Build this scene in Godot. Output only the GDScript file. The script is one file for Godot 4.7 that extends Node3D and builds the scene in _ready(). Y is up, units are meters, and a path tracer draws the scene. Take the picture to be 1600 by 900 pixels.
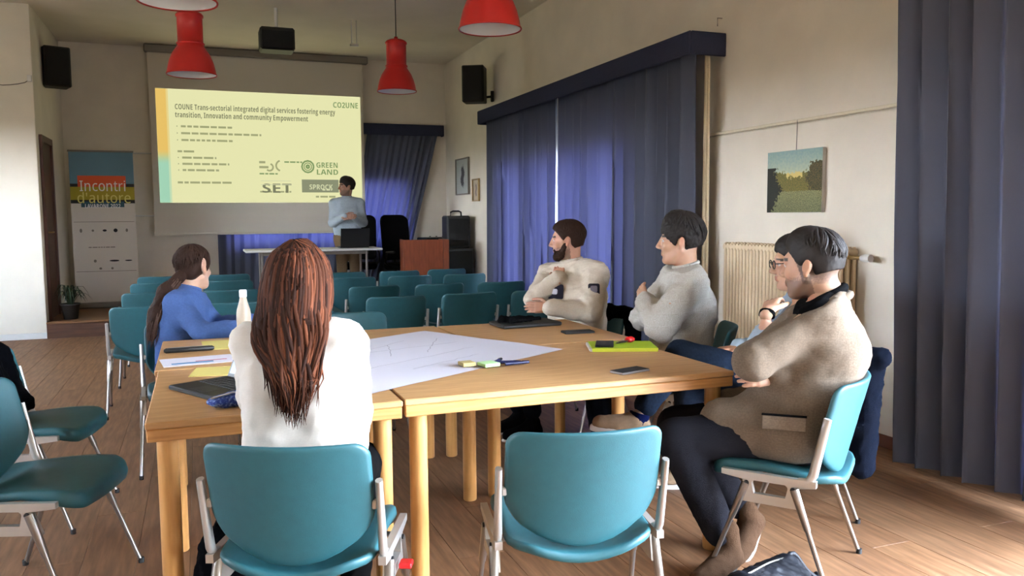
extends Node3D

# ---------------------------------------------------------------- room numbers (metres; x right, -z into the hall)
const WALL_X := 3.72
const BACK_Z := -12.65
const CEIL := 3.74
const LEFT_X := -4.6
const FRONT_Z := 2.6
const STAGE_H := 0.19
const STAGE_Z := -10.6
const TABLE_H := 0.74

var M := {}
var rng := RandomNumberGenerator.new()
var wob := FastNoiseLite.new()
var used_names := {}


func _ready():
	rng.seed = 7
	wob.seed = 3
	wob.frequency = 1.0
	wob.noise_type = FastNoiseLite.TYPE_SIMPLEX_SMOOTH
	camera_and_light()
	materials()
	shell_room()
	stage_and_back()
	curtains_all()
	right_wall_things()
	ceiling_things()
	tables_all()
	chairs_all()
	table_items()
	people_all()
	small_things()


# ================================================================ camera, sky, exposure
func camera_and_light():
	var cam := Camera3D.new()
	cam.name = "camera"
	add_child(cam)
	cam.position = Vector3(0, 1.36, 0)
	cam.rotation_degrees = Vector3(-5.025, -20.886, -0.431)
	cam.fov = 38.74
	cam.near = 0.05
	cam.far = 200.0
	cam.current = true
	var env := Environment.new()
	env.background_mode = Environment.BG_SKY
	var sky := Sky.new()
	var sm := ProceduralSkyMaterial.new()
	sm.sky_top_color = Color(0.80, 0.88, 0.98)
	sm.sky_horizon_color = Color(0.93, 0.95, 0.98)
	sm.ground_horizon_color = Color(0.55, 0.56, 0.54)
	sm.ground_bottom_color = Color(0.38, 0.38, 0.35)
	sm.sky_energy_multiplier = 9.0
	sm.ground_energy_multiplier = 7.0
	sky.sky_material = sm
	env.sky = sky
	env.ambient_light_source = Environment.AMBIENT_SOURCE_SKY
	env.tonemap_mode = Environment.TONE_MAPPER_LINEAR
	env.tonemap_exposure = 0.86
	env.sdfgi_enabled = true
	env.ssao_enabled = true
	env.ssil_enabled = true
	var we := WorldEnvironment.new()
	we.name = "environment"
	we.environment = env
	add_child(we)


# ================================================================ naming and tagging
func numbered(called: String) -> String:
	var n: int = used_names.get(called, 0)
	used_names[called] = n + 1
	return called if n == 0 else "%s_%03d" % [called, n]


func tag(o: Node, label: String, category: String, group := "") -> Node:
	o.set_meta("label", label)
	o.set_meta("category", category)
	if group:
		o.set_meta("group", group)
	return o


func thing(called: String, label: String, category: String, at := Vector3.ZERO, turn := 0.0, group := "") -> Node3D:
	var o := Node3D.new()
	o.name = numbered(called)
	add_child(o)
	o.position = at
	o.rotation.y = turn
	tag(o, label, category, group)
	return o


func put(mesh: Mesh, called: String, m: Material, parent: Node = self, at := Vector3.ZERO) -> MeshInstance3D:
	var o := MeshInstance3D.new()
	o.name = numbered(called) if parent == self else called
	o.mesh = mesh
	o.material_override = m
	o.position = at
	parent.add_child(o, true)
	return o


func struct(mesh: Mesh, called: String, m: Material, at := Vector3.ZERO) -> MeshInstance3D:
	var o := put(mesh, called, m, self, at)
	o.set_meta("kind", "structure")
	return o


func again(root: Node3D, at: Vector3, turn: float, label: String, group := "") -> Node3D:
	var base := str(root.name).trim_suffix("_001")
	var r: Node3D = root.duplicate()
	r.name = numbered(base)
	add_child(r)
	r.position = at
	r.rotation.y = turn
	r.set_meta("label", label)
	if group:
		r.set_meta("group", group)
	elif r.has_meta("group"):
		r.remove_meta("group")
	return r


# ================================================================ materials
func mat(key: String, c: Color, rough := 0.7, metal := 0.0) -> StandardMaterial3D:
	var m := StandardMaterial3D.new()
	m.albedo_color = c
	m.roughness = rough
	m.metallic = metal
	m.resource_name = key
	M[key] = m
	return m


func noise_tex(sd: int, freq: float, lo: Color, hi: Color, oct := 4, w := 256, mid = null) -> NoiseTexture2D:
	var n := FastNoiseLite.new()
	n.seed = sd
	n.frequency = freq
	n.fractal_octaves = oct
	var t := NoiseTexture2D.new()
	t.width = w
	t.height = w
	t.seamless = true
	t.noise = n
	var g := Gradient.new()
	g.set_color(0, lo)
	g.set_color(1, hi)
	if mid != null:
		g.add_point(0.5, mid)
	t.color_ramp = g
	return t


func bump_tex(sd: int, freq: float, strength := 4.0) -> NoiseTexture2D:
	var n := FastNoiseLite.new()
	n.seed = sd
	n.frequency = freq
	n.fractal_octaves = 3
	var t := NoiseTexture2D.new()
	t.width = 256
	t.height = 256
	t.seamless = true
	t.noise = n
	t.as_normal_map = true
	t.bump_strength = strength
	return t


func triplanar(m: StandardMaterial3D, tex: Texture2D, scale: Vector3, world := false):
	m.albedo_texture = tex
	m.uv1_triplanar = true
	m.uv1_world_triplanar = world
	m.uv1_scale = scale


func cloth(key: String, c: Color, rough := 0.95, sd := 1, contrast := 0.1, sc := 6.0) -> StandardMaterial3D:
	var m := mat(key, c, rough)
	triplanar(m, noise_tex(sd, 0.03, Color(1 - contrast, 1 - contrast, 1 - contrast), Color(1, 1, 1)), Vector3(sc, sc, sc))
	m.normal_enabled = true
	m.normal_texture = bump_tex(sd + 50, 0.12, 5.0)
	m.normal_scale = 0.35
	m.metallic_specular = 0.12
	if c.get_luminance() > 0.3:
		m.rim_enabled = true
		m.rim = 0.15
	return m


func materials():
	var m := mat("wall", Color(0.91, 0.875, 0.81), 0.92)
	triplanar(m, noise_tex(11, 0.012, Color(0.95, 0.95, 0.95), Color(1, 1, 1)), Vector3(0.5, 0.5, 0.5), true)
	m = mat("ceiling", Color(0.91, 0.875, 0.81), 0.95)
	triplanar(m, noise_tex(12, 0.01, Color(0.95, 0.95, 0.94), Color(1, 1, 1)), Vector3(0.4, 0.4, 0.4), true)
	mat("cream_trim", Color(0.88, 0.84, 0.74), 0.6)
	mat("baseboard", Color(0.36, 0.20, 0.13), 0.5)
	# floor boards in four tones
	var tones := [Color(0.555, 0.405, 0.285), Color(0.53, 0.38, 0.265), Color(0.575, 0.42, 0.295), Color(0.545, 0.40, 0.285)]
	for i in 4:
		m = mat("plank%d" % i, tones[i], 0.46)
		triplanar(m, noise_tex(20 + i, 0.02, Color(0.70, 0.66, 0.62), Color(1, 1, 1), 5), Vector3(5.5, 1, 0.55), true)
		m.uv1_offset = Vector3(i * 0.37, 0, i * 0.21)
		m.metallic_specular = 0.5
	m = mat("stage_wood", Color(0.50, 0.35, 0.22), 0.45)
	triplanar(m, noise_tex(25, 0.02, Color(0.75, 0.7, 0.66), Color(1, 1, 1), 5), Vector3(0.6, 3, 5), true)
	m = mat("riser", Color(0.34, 0.21, 0.14), 0.5)
	triplanar(m, noise_tex(26, 0.02, Color(0.75, 0.7, 0.66), Color(1, 1, 1), 5), Vector3(0.5, 4, 5), true)
	# beech of the tables
	m = mat("beech_top", Color(0.78, 0.615, 0.42), 0.42)
	triplanar(m, noise_tex(30, 0.02, Color(0.86, 0.82, 0.78), Color(1, 1, 1), 5), Vector3(0.7, 3, 7.0), true)
	m = mat("beech_edge", Color(0.78, 0.57, 0.345), 0.42)
	triplanar(m, noise_tex(31, 0.02, Color(0.84, 0.8, 0.74), Color(1, 1, 1), 5), Vector3(0.8, 14, 0.8), true)
	m = mat("beech_leg", Color(0.80, 0.60, 0.365), 0.4)
	triplanar(m, noise_tex(32, 0.02, Color(0.86, 0.82, 0.76), Color(1, 1, 1), 5), Vector3(9, 0.8, 9), false)
	# chairs
	m = mat("teal", Color(0.125, 0.325, 0.355), 0.5)
	triplanar(m, noise_tex(35, 0.02, Color(0.92, 0.92, 0.92), Color(1, 1, 1)), Vector3(4, 4, 4))
	m.normal_enabled = true
	m.normal_texture = bump_tex(36, 0.3, 2.0)
	m.normal_scale = 0.15
	mat("aluminium", Color(0.80, 0.79, 0.77), 0.36, 0.75)
	mat("steel", Color(0.62, 0.60, 0.58), 0.28, 0.9)
	mat("rubber", Color(0.08, 0.08, 0.08), 0.7)
	mat("red_plastic", Color(0.75, 0.06, 0.07), 0.45)
	# curtains
	m = mat("curtain", Color(0.29, 0.305, 0.36), 0.95)
	m.backlight_enabled = true
	m.backlight = Color(0.068, 0.072, 0.155)
	m.cull_mode = BaseMaterial3D.CULL_DISABLED
	m.rim_enabled = true
	m.rim = 0.3
	cloth("valance", Color(0.21, 0.22, 0.29), 0.95, 40)
	cloth("cream_drape", Color(0.86, 0.79, 0.66), 0.9, 41)
	# lamps
	mat("lamp_red", Color(0.74, 0.12, 0.10), 0.42)
	mat("lamp_white", Color(0.90, 0.90, 0.90), 0.5)
	mat("cord", Color(0.09, 0.09, 0.09), 0.6)
	mat("black_plastic", Color(0.028, 0.028, 0.03), 0.55)
	mat("black_mesh", Color(0.018, 0.018, 0.02), 0.85)
	mat("black_fabric", Color(0.045, 0.045, 0.05), 0.95)
	M.black_fabric.metallic_specular = 0.12
	mat("grey_metal", Color(0.47, 0.44, 0.40), 0.5, 0.2)
	mat("screen_cloth", Color(0.80, 0.775, 0.72), 0.9)
	mat("white_paint", Color(0.85, 0.84, 0.82), 0.5)
	mat("window_frame", Color(0.80, 0.78, 0.74), 0.5)
	m = mat("glass", Color(0.9, 0.95, 1.0, 0.06), 0.02)
	m.transparency = BaseMaterial3D.TRANSPARENCY_ALPHA
	mat("radiator", Color(0.84, 0.75, 0.61), 0.45)
	mat("brass", Color(0.62, 0.52, 0.34), 0.4, 0.7)
	m = mat("lectern_wood", Color(0.56, 0.28, 0.15), 0.5)
	triplanar(m, noise_tex(45, 0.02, Color(0.84, 0.8, 0.76), Color(1, 1, 1), 5), Vector3(5, 0.7, 5))
	m = mat("door_wood", Color(0.30, 0.16, 0.09), 0.5)
	triplanar(m, noise_tex(46, 0.02, Color(0.8, 0.75, 0.7), Color(1, 1, 1), 5), Vector3(5, 0.7, 5))
	mat("paper", Color(0.80, 0.79, 0.83), 0.85)
	mat("white", Color(0.88, 0.88, 0.88), 0.6)
	mat("ink", Color(0.10, 0.10, 0.13), 0.8)
	mat("leaf", Color(0.10, 0.17, 0.07), 0.6)
	mat("pot", Color(0.14, 0.12, 0.10), 0.7)


# ================================================================ small mesh kit (SurfaceTool)
func st_new() -> SurfaceTool:
	var st := SurfaceTool.new()
	st.begin(Mesh.PRIMITIVE_TRIANGLES)
	return st


func done(st: SurfaceTool) -> ArrayMesh:
	st.generate_normals()
	return st.commit()


# a quad whose corners run clockwise when seen from its front
func quad(st: SurfaceTool, a: Vector3, b: Vector3, c: Vector3, d: Vector3, smooth := -1):
	st.set_smooth_group(smooth)
	for p in [a, b, c, a, c, d]:
		st.add_vertex(p)


func quad_uv(st: SurfaceTool, a: Vector3, b: Vector3, c: Vector3, d: Vector3):
	var uv := [Vector2(0, 0), Vector2(1, 0), Vector2(1, 1), Vector2(0, 1)]
	var p := [a, b, c, d]
	st.set_smooth_group(-1)
	for i in [0, 1, 2, 0, 2, 3]:
		st.set_uv(uv[i])
		st.add_vertex(p[i])


func box(st: SurfaceTool, lo: Vector3, hi: Vector3, ch := 0.0, xf := Transform3D()):
	# box with chamfered edges: 6 faces, 12 edge strips, 8 corners
	var c := minf(ch, 0.49 * minf(hi.x - lo.x, minf(hi.y - lo.y, hi.z - lo.z)))
	var ctr := (lo + hi) * 0.5
	var h := (hi - lo) * 0.5
	var f := []
	for ax in 3:
		for s in [-1.0, 1.0]:
			var u := (ax + 1) % 3
			var v := (ax + 2) % 3
			var q := []
			for k in [[-1.0, -1.0], [1.0, -1.0], [1.0, 1.0], [-1.0, 1.0]]:
				var p := Vector3.ZERO
				p[ax] = s * h[ax]
				p[u] = k[0] * (h[u] - c)
				p[v] = k[1] * (h[v] - c)
				q.append(xf * (ctr + p))
			if s > 0:
				q.reverse()
			f.append(q)
			quad(st, q[0], q[1], q[2], q[3])
	if c <= 0.0:
		return
	for ax in 3:
		var u := (ax + 1) % 3
		var v := (ax + 2) % 3
		for su in [-1.0, 1.0]:
			for sv in [-1.0, 1.0]:
				var pts := []
				for e in [[-1.0, 0], [1.0, 0], [1.0, 1], [-1.0, 1]]:
					var p := Vector3.ZERO
					p[ax] = e[0] * (h[ax] - c)
					p[u] = su * (h[u] if e[1] == 0 else h[u] - c)
					p[v] = sv * (h[v] - c if e[1] == 0 else h[v])
					pts.append(xf * (ctr + p))
				if su * sv > 0:
					pts.reverse()
				quad(st, pts[0], pts[1], pts[2], pts[3])
	for sx in [-1.0, 1.0]:
		for sy in [-1.0, 1.0]:
			for sz in [-1.0, 1.0]:
				var a := xf * (ctr + Vector3(sx * h.x, sy * (h.y - c), sz * (h.z - c)))
				var b := xf * (ctr + Vector3(sx * (h.x - c), sy * h.y, sz * (h.z - c)))
				var d := xf * (ctr + Vector3(sx * (h.x - c), sy * (h.y - c), sz * h.z))
				st.set_smooth_group(-1)
				for p in ([a, d, b] if sx * sy * sz > 0 else [a, b, d]):
					st.add_vertex(p)


func box_mesh(lo: Vector3, hi: Vector3, ch := 0.004) -> ArrayMesh:
	var st := st_new()
	box(st, lo, hi, ch)
	return done(st)


func frame_at(d: Vector3, hint := Vector3.UP) -> Basis:
	var t := d.normalized()
	if absf(t.dot(hint)) > 0.97:
		hint = Vector3.RIGHT if absf(t.x) < 0.9 else Vector3.FORWARD
	var x := hint.cross(t).normalized()
	return Basis(x, t.cross(x), t)


# tube along a path; radii one number or one per point; squash flattens the section along its second axis
func tube(st: SurfaceTool, path: Array, radii, sides := 10, squash := 1.0, hint := Vector3.UP, caps := true):
	var rings := []
	for i in path.size():
		var d: Vector3 = path[mini(i + 1, path.size() - 1)] - path[maxi(i - 1, 0)]
		var b := frame_at(d, hint)
		var r: float = radii[i] if radii is Array else radii
		var ring := []
		for k in sides:
			var a := TAU * k / sides
			ring.append(path[i] + b.x * cos(a) * r + b.y * sin(a) * r * squash)
		rings.append(ring)
	for i in path.size() - 1:
		for k in sides:
			var k2 := (k + 1) % sides
			quad(st, rings[i][k], rings[i + 1][k], rings[i + 1][k2], rings[i][k2], 1)
	if caps:
		for e in [0, path.size() - 1]:
			st.set_smooth_group(-1)
			for k in sides:
				var k2 := (k + 1) % sides
				for p in ([path[e], rings[e][k], rings[e][k2]] if e == 0 else [path[e], rings[e][k2], rings[e][k]]):
					st.add_vertex(p)


func tube_mesh(path: Array, radii, sides := 10, squash := 1.0, hint := Vector3.UP) -> ArrayMesh:
	var st := st_new()
	tube(st, path, radii, sides, squash, hint)
	return done(st)


# profile of (radius, y) turned about the y axis; the profile runs so that its outside lies to the right when y grows
func lathe(st: SurfaceTool, prof: Array, n := 28, at := Vector3.ZERO, smooth := 1):
	for i in prof.size() - 1:
		for k in n:
			var a := TAU * k / n
			var b := TAU * (k + 1) / n
			var p0 := at + Vector3(prof[i].x * cos(a), prof[i].y, prof[i].x * sin(a))
			var p1 := at + Vector3(prof[i + 1].x * cos(a), prof[i + 1].y, prof[i + 1].x * sin(a))
			var p2 := at + Vector3(prof[i + 1].x * cos(b), prof[i + 1].y, prof[i + 1].x * sin(b))
			var p3 := at + Vector3(prof[i].x * cos(b), prof[i].y, prof[i].x * sin(b))
			quad(st, p0, p3, p2, p1, smooth)


func lathe_mesh(prof: Array, n := 28) -> ArrayMesh:
	var st := st_new()
	lathe(st, prof, n)
	return done(st)


func round_rect(hw: float, y0: float, y1: float, r: Array, n := 6) -> PackedVector2Array:
	# counter-clockwise from lower right; r = radii of lower right, upper right, upper left, lower left
	var out := PackedVector2Array()
	var cs := [Vector2(hw - r[0], y0 + r[0]), Vector2(hw - r[1], y1 - r[1]), Vector2(-hw + r[2], y1 - r[2]), Vector2(-hw + r[3], y0 + r[3])]
	for q in 4:
		for i in n + 1:
			var a := -PI / 2 + q * PI / 2 + PI / 2 * i / n
			out.append(cs[q] + Vector2(cos(a), sin(a)) * r[q])
	var dense := PackedVector2Array()
	for i in out.size():
		var a := out[i]
		var b := out[(i + 1) % out.size()]
		var steps := maxi(1, int(a.distance_to(b) / 0.04))
		for s in steps:
			dense.append(a.lerp(b, float(s) / steps))
	return dense


# a padded plate: outline in 2D about a centre, thickness t with a rounded rim, bent by a callable (a, b, h) -> Vector3
func pad(outline: PackedVector2Array, mid: Vector2, t: float, bend: Callable, rim := 0.012) -> ArrayMesh:
	var st := st_new()
	var levels := []
	var far := 0.0
	for p in outline:
		far = maxf(far, p.distance_to(mid))
	var rs := [0.0, 0.3, 0.55, 0.75, 0.88, 1.0 - rim / far * 1.0, 1.0 - rim / far * 0.35, 1.0]
	var hs := [1.0, 1.0, 1.0, 1.0, 1.0, 1.0, 0.75, 0.0]
	for i in rs.size():
		levels.append([rs[i], hs[i] * t * 0.5])
	for i in range(rs.size() - 2, -1, -1):
		levels.append([rs[i], -hs[i] * t * 0.5])
	var rings := []
	for l in levels:
		var ring := []
		for p in outline:
			var q: Vector2 = mid + (p - mid) * l[0]
			ring.append(bend.call(q.x, q.y, l[1]))
		rings.append(ring)
	var n := outline.size()
	for i in rings.size() - 1:
		for k in n:
			var k2 := (k + 1) % n
			quad(st, rings[i][k], rings[i][k2], rings[i + 1][k2], rings[i + 1][k], 1)
	return done(st)


# plate with a hole: outer and inner rings of equal count in a plane, extruded
func ring_plate(outer: Array, inner: Array, t: float, to3: Callable) -> ArrayMesh:
	var st := st_new()
	var n := outer.size()
	for k in n:
		var k2 := (k + 1) % n
		var o1: Vector2 = outer[k]
		var o2: Vector2 = outer[k2]
		var i1: Vector2 = inner[k]
		var i2: Vector2 = inner[k2]
		quad(st, to3.call(o1, t), to3.call(o2, t), to3.call(i2, t), to3.call(i1, t))
		quad(st, to3.call(o2, -t), to3.call(o1, -t), to3.call(i1, -t), to3.call(i2, -t))
		quad(st, to3.call(o1, -t), to3.call(o2, -t), to3.call(o2, t), to3.call(o1, t))
		quad(st, to3.call(i2, -t), to3.call(i1, -t), to3.call(i1, t), to3.call(i2, t))
	return done(st)


func text_mesh(s: String, h: float, serif := false, bold := false) -> TextMesh:
	var t := TextMesh.new()
	var f := SystemFont.new()
	f.font_names = PackedStringArray(["Droid Serif" if serif else "Droid Sans"])
	if bold:
		f.font_weight = 700
	t.font = f
	t.text = s
	t.font_size = 48
	t.pixel_size = h / 48.0
	t.depth = 0.002
	t.curve_step = 2.0
	t.horizontal_alignment = HORIZONTAL_ALIGNMENT_LEFT
	return t
# ================================================================ distance-field bodies meshed as surface nets
var G := PackedFloat32Array()
var gn := Vector3i()
var go := Vector3.ZERO
var gc := 0.01


func cap(a: Vector3, b: Vector3, ra: float, rb: float, k := 0.03) -> Array:
	return [0, a, b, ra, rb, k]


func ball(c: Vector3, r: Vector3, basis := Basis(), k := 0.02) -> Array:
	return [1, c, r, basis, 0.0, k]


func dig(prim: Array) -> Array:
	var p := prim.duplicate()
	p[0] += 2
	return p


func field(prims: Array, cell: float):
	gc = cell
	var lo := Vector3(1e9, 1e9, 1e9)
	var hi := -lo
	for p in prims:
		if p[0] >= 2:
			continue
		if p[0] == 0:
			var r := maxf(p[3], p[4])
			for q in [p[1], p[2]]:
				lo = lo.min(q - Vector3.ONE * r)
				hi = hi.max(q + Vector3.ONE * r)
		else:
			var r2: Vector3 = p[2]
			var m := maxf(r2.x, maxf(r2.y, r2.z))
			lo = lo.min(p[1] - Vector3.ONE * m)
			hi = hi.max(p[1] + Vector3.ONE * m)
	lo -= Vector3.ONE * cell * 3
	hi += Vector3.ONE * cell * 3
	go = lo
	gn = Vector3i(((hi - lo) / cell).ceil()) + Vector3i.ONE
	G = PackedFloat32Array()
	G.resize(gn.x * gn.y * gn.z)
	G.fill(0.2)
	for p in prims:
		stamp(p)


func stamp(p: Array):
	var kind: int = p[0]
	var k: float = p[5]
	var sub := kind >= 2
	var round_one := kind % 2 == 1
	var pad_by := k + gc * 2.5
	var lo: Vector3
	var hi: Vector3
	var a: Vector3 = p[1]
	var b := Vector3.ZERO
	var ra := 0.0
	var rb := 0.0
	var inv := 0.0
	var ba := Vector3.ZERO
	var bs := Basis()
	var rad := Vector3.ONE
	if round_one:
		rad = p[2]
		var m := maxf(rad.x, maxf(rad.y, rad.z))
		lo = a - Vector3.ONE * (m + pad_by)
		hi = a + Vector3.ONE * (m + pad_by)
		bs = (p[3] as Basis).transposed()
	else:
		b = p[2]
		ra = p[3]
		rb = p[4]
		ba = b - a
		inv = 1.0 / maxf(ba.length_squared(), 1e-9)
		var m := maxf(ra, rb)
		lo = a.min(b) - Vector3.ONE * (m + pad_by)
		hi = a.max(b) + Vector3.ONE * (m + pad_by)
	var i0 := Vector3i(((lo - go) / gc).floor()).clamp(Vector3i.ZERO, gn - Vector3i.ONE)
	var i1 := Vector3i(((hi - go) / gc).ceil()).clamp(Vector3i.ZERO, gn - Vector3i.ONE)
	var ir := Vector3(1.0 / rad.x, 1.0 / rad.y, 1.0 / rad.z)
	for iz in range(i0.z, i1.z + 1):
		for iy in range(i0.y, i1.y + 1):
			var at := (iz * gn.y + iy) * gn.x
			var q := go + Vector3(i0.x, iy, iz) * gc
			for ix in range(i0.x, i1.x + 1):
				var d: float
				if round_one:
					var e := (bs * (q - a)) * ir
					var l := e.length()
					d = l * (l - 1.0) / maxf((e * ir).length(), 1e-6)
				else:
					var pa := q - a
					var h := clampf(pa.dot(ba) * inv, 0.0, 1.0)
					d = (pa - ba * h).length() - ra - (rb - ra) * h
				q.x += gc
				var g := G[at + ix]
				if sub:
					var s := -d
					var w := maxf(k - absf(g - s), 0.0)
					G[at + ix] = maxf(g, s) + (w * w * 0.25 / k if k > 0.0 else 0.0)
				elif d < g + k:
					var w := maxf(k - absf(g - d), 0.0)
					G[at + ix] = minf(g, d) - (w * w * 0.25 / k if k > 0.0 else 0.0)


# keep the side of the plane where n.p < off
func slice(n: Vector3, p0: Vector3):
	var off := n.dot(p0)
	var i := 0
	for iz in gn.z:
		for iy in gn.y:
			var s := n.y * (go.y + iy * gc) + n.z * (go.z + iz * gc) + n.x * go.x - off
			for ix in gn.x:
				if s > G[i]:
					G[i] = s
				s += n.x * gc
				i += 1


# -> [vertices, normals, indices]; ruffle pushes the surface along its normal by noise
func nets(ruffle := 0.0, freq := 12.0, stretch := Vector3.ONE) -> Array:
	var V := PackedVector3Array()
	var I := PackedInt32Array()
	var nx := gn.x
	var nxy := gn.x * gn.y
	var ids := {}
	var lim := gc * 1.8
	for iz in gn.z - 1:
		for iy in gn.y - 1:
			var at := iz * nxy + iy * nx
			for ix in nx - 1:
				var i := at + ix
				var g0 := G[i]
				if g0 > lim or g0 < -lim:
					continue
				var g1 := G[i + 1]
				var g2 := G[i + nx]
				var g3 := G[i + nx + 1]
				var g4 := G[i + nxy]
				var g5 := G[i + nxy + 1]
				var g6 := G[i + nxy + nx]
				var g7 := G[i + nxy + nx + 1]
				var neg := int(g0 < 0) + int(g1 < 0) + int(g2 < 0) + int(g3 < 0) + int(g4 < 0) + int(g5 < 0) + int(g6 < 0) + int(g7 < 0)
				if neg == 0 or neg == 8:
					continue
				var s := Vector3.ZERO
				var n := 0
				if (g0 < 0) != (g1 < 0): s += Vector3(g0 / (g0 - g1), 0, 0); n += 1
				if (g2 < 0) != (g3 < 0): s += Vector3(g2 / (g2 - g3), 1, 0); n += 1
				if (g4 < 0) != (g5 < 0): s += Vector3(g4 / (g4 - g5), 0, 1); n += 1
				if (g6 < 0) != (g7 < 0): s += Vector3(g6 / (g6 - g7), 1, 1); n += 1
				if (g0 < 0) != (g2 < 0): s += Vector3(0, g0 / (g0 - g2), 0); n += 1
				if (g1 < 0) != (g3 < 0): s += Vector3(1, g1 / (g1 - g3), 0); n += 1
				if (g4 < 0) != (g6 < 0): s += Vector3(0, g4 / (g4 - g6), 1); n += 1
				if (g5 < 0) != (g7 < 0): s += Vector3(1, g5 / (g5 - g7), 1); n += 1
				if (g0 < 0) != (g4 < 0): s += Vector3(0, 0, g0 / (g0 - g4)); n += 1
				if (g1 < 0) != (g5 < 0): s += Vector3(1, 0, g1 / (g1 - g5)); n += 1
				if (g2 < 0) != (g6 < 0): s += Vector3(0, 1, g2 / (g2 - g6)); n += 1
				if (g3 < 0) != (g7 < 0): s += Vector3(1, 1, g3 / (g3 - g7)); n += 1
				ids[i] = V.size()
				V.append(go + (Vector3(ix, iy, iz) + s / n) * gc)
	for i in ids:
		var g0 := G[i]
		for ax in 3:
			var step: int = [1, nx, nxy][ax]
			var g1 := G[i + step]
			if (g0 < 0) == (g1 < 0):
				continue
			var u: int = [nx, nxy, 1][ax]
			var v: int = [nxy, 1, nx][ax]
			if not (ids.has(i - u) and ids.has(i - v) and ids.has(i - u - v)):
				continue
			var a: int = ids[i]
			var b: int = ids[i - u]
			var c: int = ids[i - u - v]
			var d: int = ids[i - v]
			if g0 < 0:
				I.append_array([a, c, b, a, d, c])
			else:
				I.append_array([a, b, c, a, c, d])
	var N := face_normals(V, I)
	if ruffle > 0.0:
		for i in V.size():
			var q := V[i] * freq * stretch
			V[i] += N[i] * (wob.get_noise_3dv(q) + 0.4 * wob.get_noise_3dv(q * 2.3)) * ruffle
		N = face_normals(V, I)
	return [V, N, I]


func face_normals(V: PackedVector3Array, I: PackedInt32Array) -> PackedVector3Array:
	var N := PackedVector3Array()
	N.resize(V.size())
	for t in range(0, I.size(), 3):
		var n := (V[I[t + 2]] - V[I[t]]).cross(V[I[t + 1]] - V[I[t]])
		N[I[t]] += n
		N[I[t + 1]] += n
		N[I[t + 2]] += n
	for i in N.size():
		N[i] = N[i].normalized()
	return N


func join(parts: Array, colors := []) -> ArrayMesh:
	var V := PackedVector3Array()
	var N := PackedVector3Array()
	var I := PackedInt32Array()
	var C := PackedColorArray()
	for n in parts.size():
		var p: Array = parts[n]
		var base := V.size()
		V.append_array(p[0])
		N.append_array(p[1])
		for i: int in p[2]:
			I.append(base + i)
		if colors:
			C.append_array(colors[n])
	var arr := []
	arr.resize(Mesh.ARRAY_MAX)
	arr[Mesh.ARRAY_VERTEX] = V
	arr[Mesh.ARRAY_NORMAL] = N
	arr[Mesh.ARRAY_INDEX] = I
	if colors:
		arr[Mesh.ARRAY_COLOR] = C
	var m := ArrayMesh.new()
	if V.size() > 0:
		m.add_surface_from_arrays(Mesh.PRIMITIVE_TRIANGLES, arr)
	return m


func blob(prims: Array, cell: float, ruffle := 0.0, freq := 12.0, cuts := [], stretch := Vector3.ONE) -> ArrayMesh:
	field(prims, cell)
	for c in cuts:
		slice(c[0], c[1])
	return join([nets(ruffle, freq, stretch)])


# ================================================================ people
# J holds the joints: pelvis chest neck head, s/e/w + l/r shoulder elbow wrist, h/k/a + l/r hip knee ankle
func lateral(J: Dictionary, a: String, b: String) -> Vector3:
	return (J[b] - J[a]).normalized()


func torso_prims(J: Dictionary, grow: float, build := 1.0) -> Array:
	var P := []
	var sx: Vector3 = (J.sr - J.sl).normalized()
	var hx: Vector3 = (J.hr - J.hl).normalized()
	var mx := (sx + hx).normalized()
	var waist: Vector3 = J.pelvis.lerp(J.chest, 0.45)
	var top: Vector3 = (J.sl + J.sr) * 0.5
	for s in [-1.0, 1.0]:
		var ch: Vector3 = J.chest + mx * s * 0.075 * build
		var wa: Vector3 = waist + mx * s * 0.065 * build
		var pe: Vector3 = J.pelvis + hx * s * 0.07 * build
		var sh: Vector3 = top + sx * s * 0.07 * build
		P.append(cap(pe, wa, 0.105 * build + grow, 0.098 * build + grow, 0.06))
		P.append(cap(wa, ch, 0.098 * build + grow, 0.108 * build + grow, 0.06))
		P.append(cap(ch, sh, 0.108 * build + grow, 0.075 * build + grow, 0.06))
	P.append(cap(J.sl, J.sr, 0.062 * build + grow, 0.062 * build + grow, 0.05))
	P.append(cap(top, J.neck, 0.07 + grow, 0.052 + grow * 0.5, 0.05))
	return P


func arm_prims(J: Dictionary, grow: float, build := 1.0, reach := 1.0) -> Array:
	var P := []
	for s in ["l", "r"]:
		var sh: Vector3 = J["s" + s]
		var el: Vector3 = J["e" + s]
		var wr: Vector3 = J["w" + s]
		P.append(cap(sh, el, 0.056 * build + grow, 0.043 * build + grow, 0.035))
		P.append(cap(el, el.lerp(wr, reach), 0.043 * build + grow, 0.031 * build + grow, 0.02))
	return P


func leg_prims(J: Dictionary, grow: float, build := 1.0, reach := 1.0) -> Array:
	var P := []
	var hx: Vector3 = (J.hr - J.hl).normalized()
	for s in ["l", "r"]:
		P.append(cap(J["h" + s], J["k" + s], 0.085 * build + grow, 0.058 * build + grow, 0.04))
		P.append(cap(J["k" + s], J["k" + s].lerp(J["a" + s], reach), 0.058 * build + grow, 0.042 * build + grow, 0.02))
	P.append(cap(J.pelvis - hx * 0.07, J.pelvis + hx * 0.07, 0.108 * build + grow, 0.108 * build + grow, 0.05))
	return P


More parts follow.
